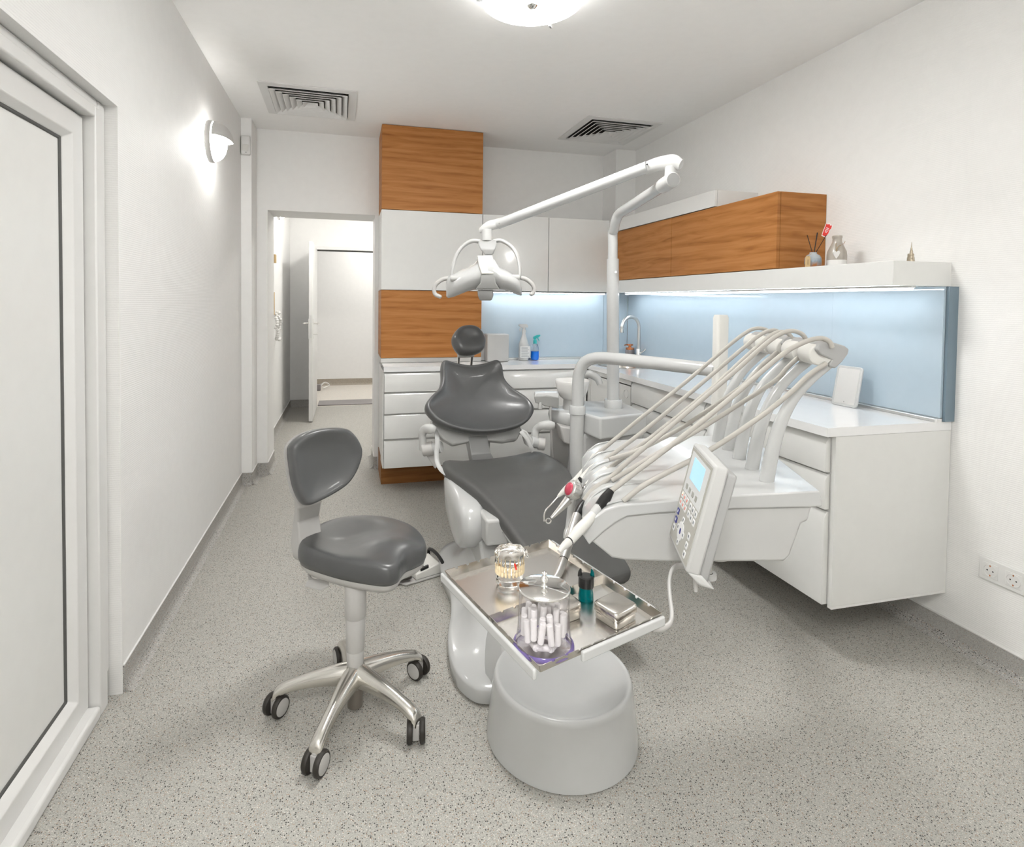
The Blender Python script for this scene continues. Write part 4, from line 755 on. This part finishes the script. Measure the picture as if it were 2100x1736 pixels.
b = BM(); obox(b, tq(0,0,-.010), A1, A2, AN, HA,.012,.003); obox(b, tq(0,.10,-.010), A1, A2, AN, HA,.010,.003); obj('tray_crossbar', b, WHITE, it, bevel=.001)
# ------------------------------------------------------------------ metal trays
def tray(label, b0, b1, dz):
    t = thing('metal_tray', label, 'tray', tq(0,(b0+b1)/2,dz), group='steel trays on the carrier')
    h = .0165; fl = .006; a0, a1 = -HA+.001, HA-.001
    b = BM(); P = [(a0+fl,b0+fl),(a1-fl,b0+fl),(a1-fl,b1-fl),(a0+fl,b1-fl)]
    loft(b, [[tq(a,c,dz) for a,c in P],[tq(a,c,dz+.001) for a,c in P]]); obj('tray_floor', b, STEELB, t, smooth=False)
    Q = [(a0,b0),(a1,b0),(a1,b1),(a0,b1)]
    for i in range(4):
        p0, p1 = Vector((*P[i],0)), Vector((*P[(i+1)%4],0)); q0, q1 = Vector((*Q[i],h)), Vector((*Q[(i+1)%4],h))
        L = (q1-q0).length; n = int(L/.028); topE = []
        for j in range(1,n):
            t0 = j/n
            for dt, dn in ((-.0035,0),(-.002,.0035),(.002,.0035),(.0035,0)):
                w = q0.lerp(q1, t0+dt/L); wi = p0.lerp(p1, t0+dt/L); k = dn/h; topE.append(w.lerp(wi, k))
        poly = [p0,p1,q1]+topE[::-1]+[q0]
        inn = [tq(v.x,v.y,dz+v.z) for v in poly]; b = BM(); c = tq((a0+a1)/2,(b0+b1)/2,dz); nn = (c-inn[0]); 
        e = (inn[1]-inn[0]).normalized(); pn = AN.cross(e); pn = pn if pn.dot(nn) < 0 else -pn
        prism(b, inn, pn*.0010); obj('tray_wall', b, STEEL, t, smooth=False)
    return t
tray('larger visible steel tray holding the dental model', -HB, .016, 0); tray('steel tray holding the cotton roll jar and the metal tins', .018, HB+.003, .0012)
TZ = .7415
# ------------------------------------------------------------------ jar with cotton rolls
JX, JY, JZ = .3390, .9170, .7405
jr = thing('cotton_roll_jar', 'round clear jar with violet rim and polished lid, full of cotton rolls', 'jar', (JX,JY,JZ))
b = BM(); lathe(b, [(.0,.0),(.050,.0),(.0535,.002),(.0535,.006),(.0490,.010),(.0470,.03),(.0452,.06),(.0438,.1005)], (JX,JY,JZ), 64, cap=False); obj('jar_body', b, JARM, jr, ang=60)
b = BM(); lathe(b, [(.0537,.0015),(.0545,.0035),(.0537,.0065),(.0505,.0095),(.0497,.0085),(.052,.006),(.0525,.0035)], (JX,JY,JZ), 64, cap=False); obj('violet_rim', b, PURP, jr)
b = BM(); lathe(b, [(.0,.1012),(.0445,.1012),(.046,.1022),(.0465,.1045),(.0458,.1062),(.044,.1068),(.0,.1078)], (JX,JY,JZ), 64); lid = obj('lid', b, CHROME, jr, ang=60)
b = BM(); lathe(b, [(.0,.107),(.006,.1075),(.0035,.110),(.003,.113),(.0065,.117),(.0072,.120),(.006,.1235),(.003,.126),(.0033,.128),(.0052,.1295),(.0052,.1315),(.0035,.133),(.0,.1332)], (JX,JY,JZ), 28); obj('lid_knob', b, CHROME, lid, ang=70)
def roll_mesh():
    b = BM(); L = .0185; lathe(b, [(.0,-L),(.0045,-L),(.0056,-L+.0012),(.0058,0),(.0056,L-.0012),(.0045,L),(.0,L)], n=16); return b
roll0 = None
spots = [(R(60*i+10), .023, .0105, 1) for i in range(6)]+[(R(24*i+5), .0355, .037+.006*((i*7)%4)/2, 0) for i in range(15)]+[(R(40*i), .0225, .044+.005*(i%3), 0) for i in range(9)]+[(R(120*i), .0085, .050+.004*i, 0) for i in range(3)]
for i, (a, r, z, flat) in enumerate(spots):
    k = (i*37)%11/11-.5
    d = Vector((-math.sin(a),math.cos(a),.12*k)) if flat else Vector((-math.sin(a)*.38*k, math.cos(a)*.38*k, 1))
    d.normalize(); p = Vector((JX+r*math.cos(a), JY+r*math.sin(a), JZ+z))
    if roll0 is None: roll0 = tag(obj('cotton_roll', roll_mesh(), COTTON), 'white cotton roll packed inside the clear lidded jar', 'cotton roll', 'cotton rolls in the jar'); o = roll0
    else: o = roll0.copy(); C.objects.link(o)
    o.location = p; o.rotation_mode = 'QUATERNION'; o.rotation_quaternion = d.to_track_quat('Z','Y')
# ------------------------------------------------------------------ dental model
DX, DY, DZ = .339, 1.131, .7455
dm = thing('dental_model', 'clear resin teeth model with ivory teeth standing on the larger tray', 'dental model', (DX,DY,DZ))
def arch(z0, z1, r0, r1, wob, seed, name, m):
    rnd = random.Random(seed); b = BM(); N = 26; rings = []
    for z, k in ((z0,.9),(z0+(z1-z0)*.12,1.0),(z0+(z1-z0)*.45,.93),(z0+(z1-z0)*.75,1.02),(z1-.002,.95),(z1,.7)):
        rings.append([])
        for i in range(N):
            a = 2*math.pi*i/N; rr0 = (r0 if math.sin(a) < 0 else r1)*k*(1+rnd.uniform(-wob,wob)); zz = z+(rnd.uniform(-.004,.004) if k < 1 and z > z0 else 0)
            rings[-1].append((DX+rr0*math.cos(a), DY+rr0*.82*math.sin(a), DZ+zz))
    loft(b, rings); return obj(name, b, m, dm, sub=1)
arch(.0,.030,.030,.031,.03,3,'lower_jaw',GLASSM); arch(.040,.078,.033,.034,.06,5,'upper_jaw',GLASSM)
for row, (z, s) in enumerate(((.031,1),(.0405,-1))):
    b = BM()
    for i in range(13):
        a = R(200+140*i/12) if False else R(175+190*i/12); x = DX+.0285*math.cos(a); y = DY+.0255*math.sin(a); w_ = .0033 if 3 < i < 9 else .0040
        lathe(b, [(w_*.7,-.006),(w_,-.002),(w_,.002),(w_*.75,.0045),(w_*.2,.005)], (x,y,DZ+z), 8, (0,0,s))
    obj('tooth_row', b, TOOTH, dm)
b = BM()
for i in range(8):
    a = R(190+22*i); x = DX+.026*math.cos(a); y = DY+.023*math.sin(a); cyl(b, (x,y,DZ+.045), (x*.98+DX*.02,y*.98+DY*.02,DZ+.062), .0022, .0008, 8)
obj('tooth_roots', b, TOOTH, dm)
b = BM(); cyl(b, (DX+.006,DY-.0275,DZ+.043), (DX+.003,DY-.0265,DZ+.055), .0018, n=8); obj('red_insert', b, RED, dm)
b = BM(); lathe(b, [(.008,0),(.0095,.002),(.0095,.006),(.004,.008)], (DX+.034,DY+.004,DZ+.060), 14, (1,0,.2)); obj('hinge_knob', b, GLASSM, dm)
# ------------------------------------------------------------------ teal flask and steel tins
t = thing('teal_flask', 'tiny teal flask with a black pronged cap between the two tins', 'bottle', (.471,1.031,.7455-.0012+.0))
b = BM(); lathe(b, [(.0,.0024),(.013,.0024),(.0155,.005),(.0150,.016),(.0135,.024),(.013,.031),(.0,.031)], (.471,1.031,.7455-.0012+.0), 32); obj('flask', b, TEAL, t)
b = BM(); lathe(b, [(.013,.030),(.0155,.031),(.0158,.036),(.0155,.051),(.013,.053),(.0,.053)], (.471,1.031,.7455-.0012+.0), 32); cp = obj('cap', b, BLACK, t)
for a in (150,350): 
    b = BM(); x, y = .471+.0125*math.cos(R(a)), 1.031+.0125*math.sin(R(a)); tube(b, [(x,y,TZ+.053),(x,y,TZ+.061),(x-.002*math.cos(R(a)),y,TZ+.068)], [.005,.004,.0015], 8, 3); obj('prong', b, TEAL if a > 200 else BLACK, cp)
def tin(label, cx_, cy_, ang_, hx, hy):
    t = thing('steel_tin', label, 'tin', tq(cx_,cy_,.0025)); ca, sa_ = math.cos(R(ang_)), math.sin(R(ang_))
    def W(p, z): return tq(cx_+p[0]*ca-p[1]*sa_, cy_+p[0]*sa_+p[1]*ca, .0025+z)
    b = BM(); loft(b, [[W(p,z) for p in rrect(0,0,hx-k,hy-k,.008,4)] for z,k in ((0,.003),(.002,.0015),(.019,.0015))]); obj('tin_body', b, STEEL, t, ang=50)
    b = BM(); loft(b, [[W(p,z) for p in rrect(0,0,hx-k,hy-k,.009,4)] for z,k in ((.0165,0),(.0175,-.0006),(.0295,0),(.0315,.0015),(.0322,.004))]); obj('tin_lid', b, STEEL, t, ang=50)
tin('square stainless tin at the right corner of the near tray', .072,.131, -6, .031,.030)
tin('flat stainless tin half hidden behind the cotton roll jar', -.010,.064, 2, .030,.034)
# ------------------------------------------------------------------ handpieces with their hoses
def hp(name, label, parts, hose, ret=None, loc=None):
    t = thing(name, label, 'handpiece', loc or hose[0], group='instruments on the table')
    par = t
    for nm, pts, r, m in parts: b = BM(); tube(b, pts, r, 16, 5); obj(nm, b, m, t, ang=50)
    b = BM(); tube(b, hose, .0062, 12, 8); obj('hose', b, HOSE, t, ang=80)
    if ret: b = BM(); tube(b, ret, .0062, 12, 8); obj('return_hose', b, HOSE, t, ang=80)
    return t
hp('air_water_syringe', 'pale air and water syringe with a thin bent metal tip, farthest of the table instruments',
   [('syringe_body',[(0.748, 1.585, 0.878),(0.724, 1.581, 0.845),(0.684, 1.571, 0.812),(0.641, 1.561, 0.784),(0.615, 1.557, 0.766)],[.0095,.0105,.0105,.0095,.004],IVORY),('spray_tip',[(0.615, 1.557, 0.766),(0.592, 1.553, 0.746),(0.574, 1.547, 0.733),(0.569, 1.548, 0.718),(0.569, 1.548, 0.699)],.0024,CHROME)],
   [(0.746, 1.586, 0.873),(0.878, 1.584, 0.970),(1.048, 1.582, 1.090),(1.203, 1.575, 1.209),(1.268, 1.569, 1.256),(1.301, 1.560, 1.272),(1.334, 1.552, 1.268),(1.352, 1.547, 1.249)])
hp('straight_handpiece', 'pale straight handpiece hanging behind the pink-capped scaler',
   [('connector',[(0.725, 1.509, 0.872),(0.699, 1.505, 0.855),(0.669, 1.502, 0.831)],[.011,.0135,.0125],IVORY),('seal_ring',[(0.669, 1.502, 0.831),(0.663, 1.504, 0.826)],.0115,BLACK),('body',[(0.663, 1.504, 0.826),(0.642, 1.489, 0.806),(0.625, 1.472, 0.778),(0.611, 1.455, 0.736),(0.603, 1.447, 0.712)],[.009,.010,.0105,.0095,.008],WHITEM),('neck',[(0.603, 1.447, 0.715),(0.596, 1.443, 0.703),(0.592, 1.439, 0.690)],[.0075,.0075,.006],ALU)],
   [(0.723, 1.510, 0.869),(0.867, 1.504, 0.966),(1.039, 1.492, 1.096),(1.181, 1.477, 1.210),(1.246, 1.471, 1.258),(1.281, 1.462, 1.271),(1.300, 1.457, 1.265),(1.313, 1.454, 1.248)])
sc = hp('scaler', 'silver scaler with a round pink-capped knob and ring tip',
   [('connector',[(0.707, 1.421, 0.884),(0.678, 1.418, 0.864),(0.643, 1.406, 0.842)],[.0115,.0145,.013],IVORY),('coupling',[(0.646, 1.405, 0.845),(0.630, 1.399, 0.838)],[.0105,.0100],CHROME),('shaft',[(0.576, 1.381, 0.822),(0.552, 1.377, 0.801),(0.525, 1.373, 0.779)],[.0125,.0085,.0045],SILVER)],
   [(0.704, 1.421, 0.881),(0.847, 1.416, 0.973),(1.006, 1.397, 1.096),(1.140, 1.384, 1.211),(1.204, 1.378, 1.261),(1.232, 1.371, 1.271),(1.252, 1.366, 1.266),(1.265, 1.363, 1.249)],
   [(1.223, 1.374, 1.213),(1.176, 1.385, 1.168),(1.124, 1.388, 1.117),(1.018, 1.394, 1.051),(0.914, 1.389, 0.996),(0.782, 1.381, 0.945),(0.699, 1.392, 0.920)])
kc = Vector((0.592, 1.388, 0.843)); kax = (Vector((0.576, 1.392, 0.850))-Vector((0.606, 1.395, 0.836))).normalized()
b = BM(); lathe(b, [(.004,-.026),(.014,-.022),(.022,-.012),(.0245,-.002),(.0245,.010),(.021,.014),(.0,.014)], kc, 32, kax); kn = obj('knob', b, SILVER, sc, ang=50)
b = BM(); 
for j in range(14):
    a = 2*math.pi*j/14; u_ = Vector((0,0,1)).cross(kax).normalized(); v_ = kax.cross(u_); q_ = kc+u_*.0245*math.cos(a)+v_*.0245*math.sin(a); cyl(b, q_-kax*.002, q_+kax*.010, .0022, n=8)
obj('grip_ring', b, ALU, kn)
b = BM(); lathe(b, [(.0175,.014),(.0175,.0155),(.012,.020),(.0,.0215)], kc, 28, kax); obj('pink_cap', b, PINK, kn, ang=60)
b = BM(); rc = Vector((0.516, 1.371, 0.773)); tube(b, circ(rc, .0065, fw, 14)+[circ(rc, .0065, fw, 14)[0]], .0018, 8, 2); obj('ring_tip', b, CHROME, sc)
hp('silver_handpiece', 'silver metal handpiece with a black grip reaching down over the tray',
   [('hose_sleeve',[(0.635, 1.310, 0.882),(0.612, 1.310, 0.864),(0.594, 1.305, 0.847),(0.588, 1.306, 0.834)],[.0075,.0095,.0095,.009],HOSE),('grip',[(0.589, 1.306, 0.840),(0.571, 1.290, 0.831),(0.554, 1.273, 0.821)],[.0095,.0115,.0105],BLACK),('body',[(0.554, 1.273, 0.822),(0.534, 1.248, 0.805),(0.503, 1.204, 0.784),(0.478, 1.169, 0.767)],[.0115,.0120,.0110,.0098],SILVER),('line_ring',[(0.479, 1.170, 0.768),(0.477, 1.168, 0.766)],.0101,BLACK),('head',[(0.477, 1.168, 0.766),(0.460, 1.142, 0.762),(0.441, 1.116, 0.758),(0.421, 1.095, 0.758),(0.400, 1.075, 0.763)],[.0098,.0098,.0085,.0055,.003],SILVER)],
   [(0.594, 1.305, 0.845),(0.621, 1.310, 0.872),(0.659, 1.309, 0.897),(0.729, 1.312, 0.948),(0.869, 1.308, 1.051),(1.013, 1.303, 1.160),(1.118, 1.297, 1.244),(1.156, 1.287, 1.271),(1.185, 1.280, 1.279),(1.212, 1.273, 1.270),(1.226, 1.270, 1.250)],
   [(1.208, 1.274, 1.211),(1.175, 1.282, 1.178),(1.129, 1.274, 1.144),(1.026, 1.279, 1.085),(0.907, 1.278, 1.024),(0.792, 1.276, 0.971),(0.710, 1.286, 0.926),(0.660, 1.298, 0.894)])
hp('white_handpiece', 'thick cream handpiece with a black grip, nearest instrument of the table',
   [('grip',[(0.598, 1.180, 0.912),(0.580, 1.174, 0.895),(0.558, 1.164, 0.880)],[.0088,.0125,.0105],BLACK),('label_band',[(0.560, 1.165, 0.882),(0.542, 1.155, 0.868)],[.0102,.0108],WHITEM),('body',[(0.542, 1.155, 0.868),(0.518, 1.143, 0.855),(0.496, 1.133, 0.844),(0.471, 1.119, 0.830)],[.0108,.0122,.0122,.0100],IVORY),('line_ring',[(0.472, 1.120, 0.831),(0.470, 1.119, 0.830)],.0103,BLACK),('nose_cone',[(0.470, 1.119, 0.830),(0.456, 1.113, 0.824),(0.441, 1.106, 0.816)],[.0095,.0080,.0045],IVORY)],
   [(0.597, 1.180, 0.910),(0.659, 1.185, 0.947),(0.793, 1.193, 1.026),(0.927, 1.190, 1.119),(1.065, 1.187, 1.220),(1.126, 1.182, 1.253),(1.167, 1.171, 1.266),(1.191, 1.165, 1.259),(1.200, 1.163, 1.243)],
   [(1.186, 1.166, 1.202),(1.133, 1.169, 1.170),(1.083, 1.172, 1.127),(0.995, 1.168, 1.073),(0.854, 1.162, 1.001),(0.749, 1.163, 0.957),(0.672, 1.161, 0.925),(0.618, 1.159, 0.892)])
# ------------------------------------------------------------------ sink, tap and things on the worktop
sk = thing('oval_sink', 'oval stainless sink sunk into the corner of the worktop', 'sink', (SX,SY,.88))
b = BM()
def el(k, z, dx=0): return [(SX+SRX*k*math.cos(2*math.pi*i/48), SY+SRY*k*math.sin(2*math.pi*i/48), z) for i in range(48)]
loft(b, [el(1.06,.8915), el(1.06,.8945), el(1.0,.8955), el(.955,.893), el(.93,.86), el(.88,.80), el(.6,.765), el(.1,.762)], cap=False); obj('basin', b, STEEL, sk, ang=60)
b = BM(); lathe(b, [(.001,.764),(.03,.764),(.034,.767),(.036,.762)], (SX,SY,0), 28); obj('drain', b, CHROME, sk)
fa = thing('tap', 'tall brushed gooseneck tap in the corner behind the sink', 'tap', (2.235,3.98,.892))
b = BM(); lathe(b, [(.026,.892),(.026,.90),(.021,.903),(.021,.985),(.018,.99)], (2.235,3.98,0), 28); obj('tap_base', b, ALU, fa)
b = BM(); tube(b, [(2.235,3.98,.985),(2.235,3.98,1.13),(2.232,3.98,1.18),(2.205,3.972,1.225),(2.155,3.96,1.243),(2.10,3.95,1.225),(2.072,3.945,1.18),(2.068,3.945,1.15)], .0135, 16, 6); obj('gooseneck', b, ALU, fa)
b = BM(); cyl(b, (2.068,3.945,1.152),(2.067,3.945,1.122), .0155, n=20); obj('aerator', b, CHROME, fa)
b = BM(); cyl(b, (2.235,3.96,.955),(2.255,3.90,.995), .006, n=10); obj('lever', b, CHROME, fa)
so = thing('soap_pump', 'short glass soap dispenser with a copper pump beside the tap', 'soap dispenser', (2.235,4.12,.892))
b = BM(); lathe(b, [(.034,.892),(.037,.896),(.037,.965),(.034,.972),(.0,.972)], (2.235,4.12,0), 32); obj('bottle', b, GREYC, so)
b = BM(); lathe(b, [(.034,.972),(.034,.986),(.030,.990),(.012,.991),(.012,1.004),(.026,1.006),(.026,1.018),(.0,1.019)], (2.235,4.12,0), 32); tube(b, [(2.235,4.12,1.012),(2.20,4.11,1.014),(2.175,4.10,1.010)], [.006,.005,.004], 10, 3); obj('pump', b, COPPER, so)
t = thing('spray_bottle', 'tall white spray bottle with a printed label on the back worktop', 'spray bottle', (1.348,4.19,.892))
b = BM(); lathe(b, [(.036,.892),(.040,.896),(.040,1.015),(.036,1.03),(.020,1.075),(.014,1.10),(.013,1.115),(.0,1.115)], (1.348,4.19,0), 32); obj('bottle', b, WHITE, t)
b = BM(); box(b, 1.348-.0405,1.348+.0405,4.148,4.150,.915,1.005); obj('label', b, LCDB, t)
for k in range(9): bx('label_text', DGP, 1.348-.032,1.348+.032-(.012 if k%3 else .0), 4.1474,4.148, .925+.0085*k,.9275+.0085*k, t)
b = BM(); lathe(b, [(.017,1.112),(.017,1.13),(.012,1.135),(.012,1.15)], (1.348,4.19,0), 20); prism(b, [(1.378,4.178,1.150),(1.378,4.178,1.168),(1.365,4.178,1.177),(1.310,4.178,1.177),(1.305,4.178,1.163),(1.33,4.178,1.150)], (0,.024,0)); tube(b, [(1.325,4.19,1.152),(1.315,4.19,1.135),(1.318,4.19,1.118)], [.006,.005,.003], 8, 3); obj('trigger_head', b, WHITE, t)
t = thing('spray_bottle', 'small clear spray bottle half full of blue liquid with turquoise head', 'spray bottle', (1.442,4.19,.892))
b = BM(); lathe(b, [(.024,.892),(.030,.896),(.032,.915),(.0315,.962),(.0,.962)], (1.442,4.19,0), 32); obj('liquid', b, BLUEL, t)
b = BM(); lathe(b, [(.0325,.9625),(.0315,.975),(.029,.99),(.022,1.01),(.0135,1.025),(.013,1.04)], (1.442,4.19,0), 32, cap=False); obj('shoulder', b, GLASSM, t)
b = BM(); lathe(b, [(.015,1.022),(.014,1.05),(.009,1.055),(.009,1.065)], (1.442,4.19,0), 20); prism(b, [(1.428,4.18,1.060),(1.430,4.18,1.078),(1.452,4.18,1.088),(1.482,4.18,1.093),(1.483,4.18,1.084),(1.462,4.18,1.068)], (0,.02,0)); tube(b, [(1.46,4.19,1.07),(1.472,4.19,1.055),(1.476,4.19,1.042)], [.005,.004,.003], 8, 3); obj('trigger_head', b, TEALP, t)
t = thing('paper_dispenser', 'white curved sheet-covered dispenser on the back worktop beside the headrest', 'dispenser', (1.11,4.17,.892))
b = BM(); pts = [(1.03,4.10),(1.09,4.085),(1.15,4.085),(1.20,4.10),(1.208,4.14),(1.20,4.22),(1.03,4.22)]
loft(b, [[(x,y,z) for x,y in pts] for z in (.893,1.102)]); obj('dispenser_body', b, WHITEM, t, bevel=.006, ang=50)
bx('back_plate', WHITE, .999,1.10, 4.20,4.24, .893,1.096, t, bevel=.004)
# standing mirror
mm = thing('table_mirror', 'small white-framed mirror propped on a stand on the right worktop', 'mirror', (2.19,2.05,.892))
m0 = Vector((2.186,2.116,.893)); mu = (Vector((2.196,1.992,.893))-m0).normalized(); mv = Vector((.20,-.02,.98)); mv = (mv-mu*mv.dot(mu)).normalized(); mn = mu.cross(mv)
if mn.x > 0: mn = -mn
def mq(a, c, d): return m0+mu*a+mv*c+mn*d
b = BM(); prism(b, [mq(a,c,0) for a,c in rrect(.062,.092,.062,.092,.014,5)], -mn*.009); obj('mirror_frame', b, WHITE, mm, bevel=.002)
b = BM(); prism(b, [mq(a,c,.0002) for a,c in rrect(.062,.092,.051,.081,.006,4)], mn*.0006); obj('mirror_glass', b, MIRR, mm)
b = BM(); lathe(b, [(.0,.0),(.0028,.0),(.0028,.0004)], mq(.062,.020,.0009), 12, mn); obj('touch_button', b, WHITE, mm)
b = BM(); tube(b, [mq(.062,.10,-.010), mq(.064,.05,-.03), mq(.066,.006,-.055)], [.004,.0045,.004], 10, 4, .6); obj('mirror_stand', b, WHITE, mm)
# decorations on the shelf
SZ = 1.5272
t = thing('reed_diffuser', 'blue-grey diffuser bottle with black reeds and a card tag on the shelf', 'diffuser', (2.13,2.18,SZ)); dx, dy = 2.13, 2.185
b = BM(); lathe(b, [(.0,0),(.030,0),(.034,.004),(.036,.02),(.035,.045),(.028,.058),(.016,.064),(.015,.072),(.012,.072),(.012,.06),(.0,.05)], (dx,dy,SZ), 36)
GLZ = mat('reactive_glaze', (.20,.25,.29), .2, coat=.5); nt = GLZ.node_tree; bs_ = nt.nodes['Principled BSDF']
tcn = nd(nt,'ShaderNodeTexCoord'); sx_ = nd(nt,'ShaderNodeSeparateXYZ'); nt.links.new(tcn.outputs['Generated'], sx_.inputs[0]); nn_ = nd(nt,'ShaderNodeTexNoise'); nn_.inputs['Scale'].default_value = 4; nt.links.new(tcn.outputs['Generated'], nn_.inputs['Vector'])
ma_ = nd(nt,'ShaderNodeMath', operation='MULTIPLY_ADD'); ma_.inputs[1].default_value = .5; nt.links.new(nn_.outputs['Fac'], ma_.inputs[0]); nt.links.new(sx_.outputs[2], ma_.inputs[2])
rp_ = nd(nt,'ShaderNodeValToRGB'); nt.links.new(ma_.outputs[0], rp_.inputs[0]); e = rp_.color_ramp.elements; e[0].position = .38; e[0].color = (.35,.14,.05,1); e[1].position = .58; e[1].color = (.22,.27,.31,1); x_ = e.new(1.0); x_.color = (.40,.43,.45,1); nt.links.new(rp_.outputs[0], bs_.inputs['Base Color'])
dj = obj('bottle', b, GLZ, t, ang=60)
for ax_, ay_ in ((-.055,.02),(.004,.0),(.012,.012),(.050,-.02)):
    b = BM(); cyl(b, (dx+ax_*-.1,dy+ay_*-.1,SZ+.04), (dx+ax_*.75+.02,dy+ay_*.8,SZ+.155+.012*(abs(ax_)<.03)), .0016, n=8); obj('reed', b, STICK, t)
rt_ = Vector((math.cos(YAW),-math.sin(YAW),0)); tg = Vector((dx-.048,dy-.02,SZ))
b = BM(); prism(b, [tg+rt_*x+UP*z for x,z in ((-.012,.0),(.012,.0),(.012,.045),(.006,.052),(-.006,.052),(-.012,.045))], fw*.001); tgo = obj('card_tag', b, TAN, t, smooth=False)
b = BM(); prism(b, [tg+rt_*x+UP*z-fw*.0004 for x,z in ((-.002,.012),(.003,.012),(.003,.036),(-.002,.036))], fw*.0003); obj('tag_print', b, TWINE, tgo, smooth=False)
b = BM(); tube(b, [tg+UP*.047, tg+UP*.056+rt_*.006, (dx-.016,dy-.008,SZ+.066)], .0009, 6, 3); obj('twine', b, TWINE, t)
t = thing('paper_flag', 'red tulip-shaped paper flag with white lettering on a stick in the diffuser', 'decoration', (dx+.06,dy,SZ+.15))
rf = Vector((dx+.062,dy-.012,SZ+.178)); ru = (UP*.9+rt_*.38).normalized(); rr1 = (rt_*.9-UP*.38).normalized()
fl_ = [(-.010,-.030),(.008,-.030),(.013,-.012),(.012,.006),(.016,.016),(.014,.030),(.006,.026),(0,.032),(-.007,.026),(-.014,.028),(-.013,.012),(-.012,-.012)]
b = BM(); prism(b, [rf+rr1*x*1.18+ru*y*1.12 for x,y in fl_], fw*.0008); obj('flag_border', b, COTTON, t, smooth=False)
b = BM(); prism(b, [rf+rr1*x+ru*y-fw*.0004 for x,y in fl_], fw*.0003); obj('flag_face', b, RED, t, smooth=False)
for j,(w_,y_) in enumerate(((.007,.010),(.0075,.003),(.007,-.004),(.0045,-.010))):
    b = BM(); prism(b, [rf+rr1*x+ru*y-fw*.0006 for x,y in ((-w_,y_-.0014),(w_,y_-.0014),(w_,y_+.0014),(-w_,y_+.0014))], fw*.0002); obj('flag_lettering', b, COTTON, t, smooth=False)
t = thing('ceramic_bottle', 'grey and white ceramic bottle with a small white heart on the shelf', 'bottle', (2.215,2.13,SZ)); vx, vy = 2.215, 2.135
b = BM(); lathe(b, [(.0,0),(.037,0),(.041,.004),(.0415,.034)], (vx,vy,SZ), 36); obj('white_base', b, CERW, t)
b = BM(); lathe(b, [(.0415,.034),(.0415,.055),(.039,.075),(.028,.100),(.020,.118),(.019,.135),(.021,.138),(.021,.148),(.017,.149),(.015,.13)], (vx,vy,SZ), 36, cap=False); obj('grey_body', b, CERG, t, ang=60)
b = BM(); hc = Vector((vx-.034,vy-.032,SZ+.060)); hp_ = [(0,-.022),(.012,-.006),(.017,.008),(.012,.016),(.004,.014),(0,.009),(-.004,.014),(-.012,.016),(-.017,.008),(-.012,-.006)]
prism(b, [hc+rt_*x+UP*y for x,y in hp_], fw*.005); obj('heart', b, CERW, t, bevel=.001)
b = BM(); tube(b, [hc+UP*.012+fw*.002, hc+UP*.035+rt_*.010+fw*.006, Vector((vx+.012,vy-.022,SZ+.108)), Vector((vx+.035,vy-.010,SZ+.122))], .0012, 6, 4); tube(b, [hc+UP*.012+fw*.002, hc+UP*.04-rt_*.0+fw*.008, Vector((vx-.018,vy-.012,SZ+.112))], .0012, 6, 4); obj('twine', b, TWINE, t)
tw = thing('souvenir_tower', 'tiny metal souvenir tower at the end of the shelf', 'figurine', (2.215,1.78,SZ)); 
b = BM(); X0, Y0 = 2.21, 1.775; lathe(b, [(.017,0),(.017,.003),(.013,.003),(.012,.012),(.010,.013),(.0095,.024),(.008,.025),(.0072,.036),(.006,.037),(.005,.048),(.0038,.049),(.003,.060),(.0018,.061),(.0012,.074),(.0003,.084)], (X0,Y0,SZ), 12)
for k in range(3):
    a = R(120*k+20); lathe(b, [(.006,.003),(.005,.020),(.004,.021),(.0035,.034),(.001,.036)], (X0+.009*math.cos(a),Y0+.009*math.sin(a),SZ), 8)
obj('tower', b, BRONZE, tw, smooth=False)
# ------------------------------------------------------------------ hallway wall things
tag(obj('wall_hook', prism(BM(), [(-.70,5.66,1.70),(-.70,5.72,1.70),(-.70,5.72,1.78),(-.70,5.66,1.78)], (.03,0,0)), TAN, bevel=.004), 'small wooden wall hook on the hallway wall', 'hook')
t = thing('hanging_wreath', 'pale beaded wreath hanging on a ribbon on the hallway wall', 'wreath', (-.69,5.75,1.0))
b = BM(); box(b, -.698,-.690, 5.73,5.75, 1.20,1.42); obj('ribbon', b, TAN, t, smooth=False)
b = BM(); rnd = random.Random(4)
for k in range(34):
    a = 2*math.pi*k/34; lathe(b, [(.001,-.016),(.013,-.009),(.017,0),(.013,.009),(.001,.016)], (-.672+rnd.uniform(-.008,.02), 5.80+.10*math.sin(a)*(1-.25*math.cos(a)), 1.09+.135*math.cos(a)), 8)
obj('beads', b, CERW, t)
tag(bx('light_switch', WHITEM, -.70,-.692, 6.40,6.48, 1.02,1.10, bevel=.002), 'white light switch on the hallway wall', 'switch')
t = thing('folding_stand', 'thin metal stand leg on the floor of the far room', 'stand', (-.40,8.7,0))
b = BM(); tube(b, [(-.42,8.66,.04),(-.34,8.75,.10),(-.27,8.8,.05),(-.36,8.7,.02)], .012, 8, 4); obj('legs', b, CHROME, t)
b = BM(); box(b, -.45,-.39, 8.60,8.68, .0,.09); obj('foot', b, GREYC, t, bevel=.01)
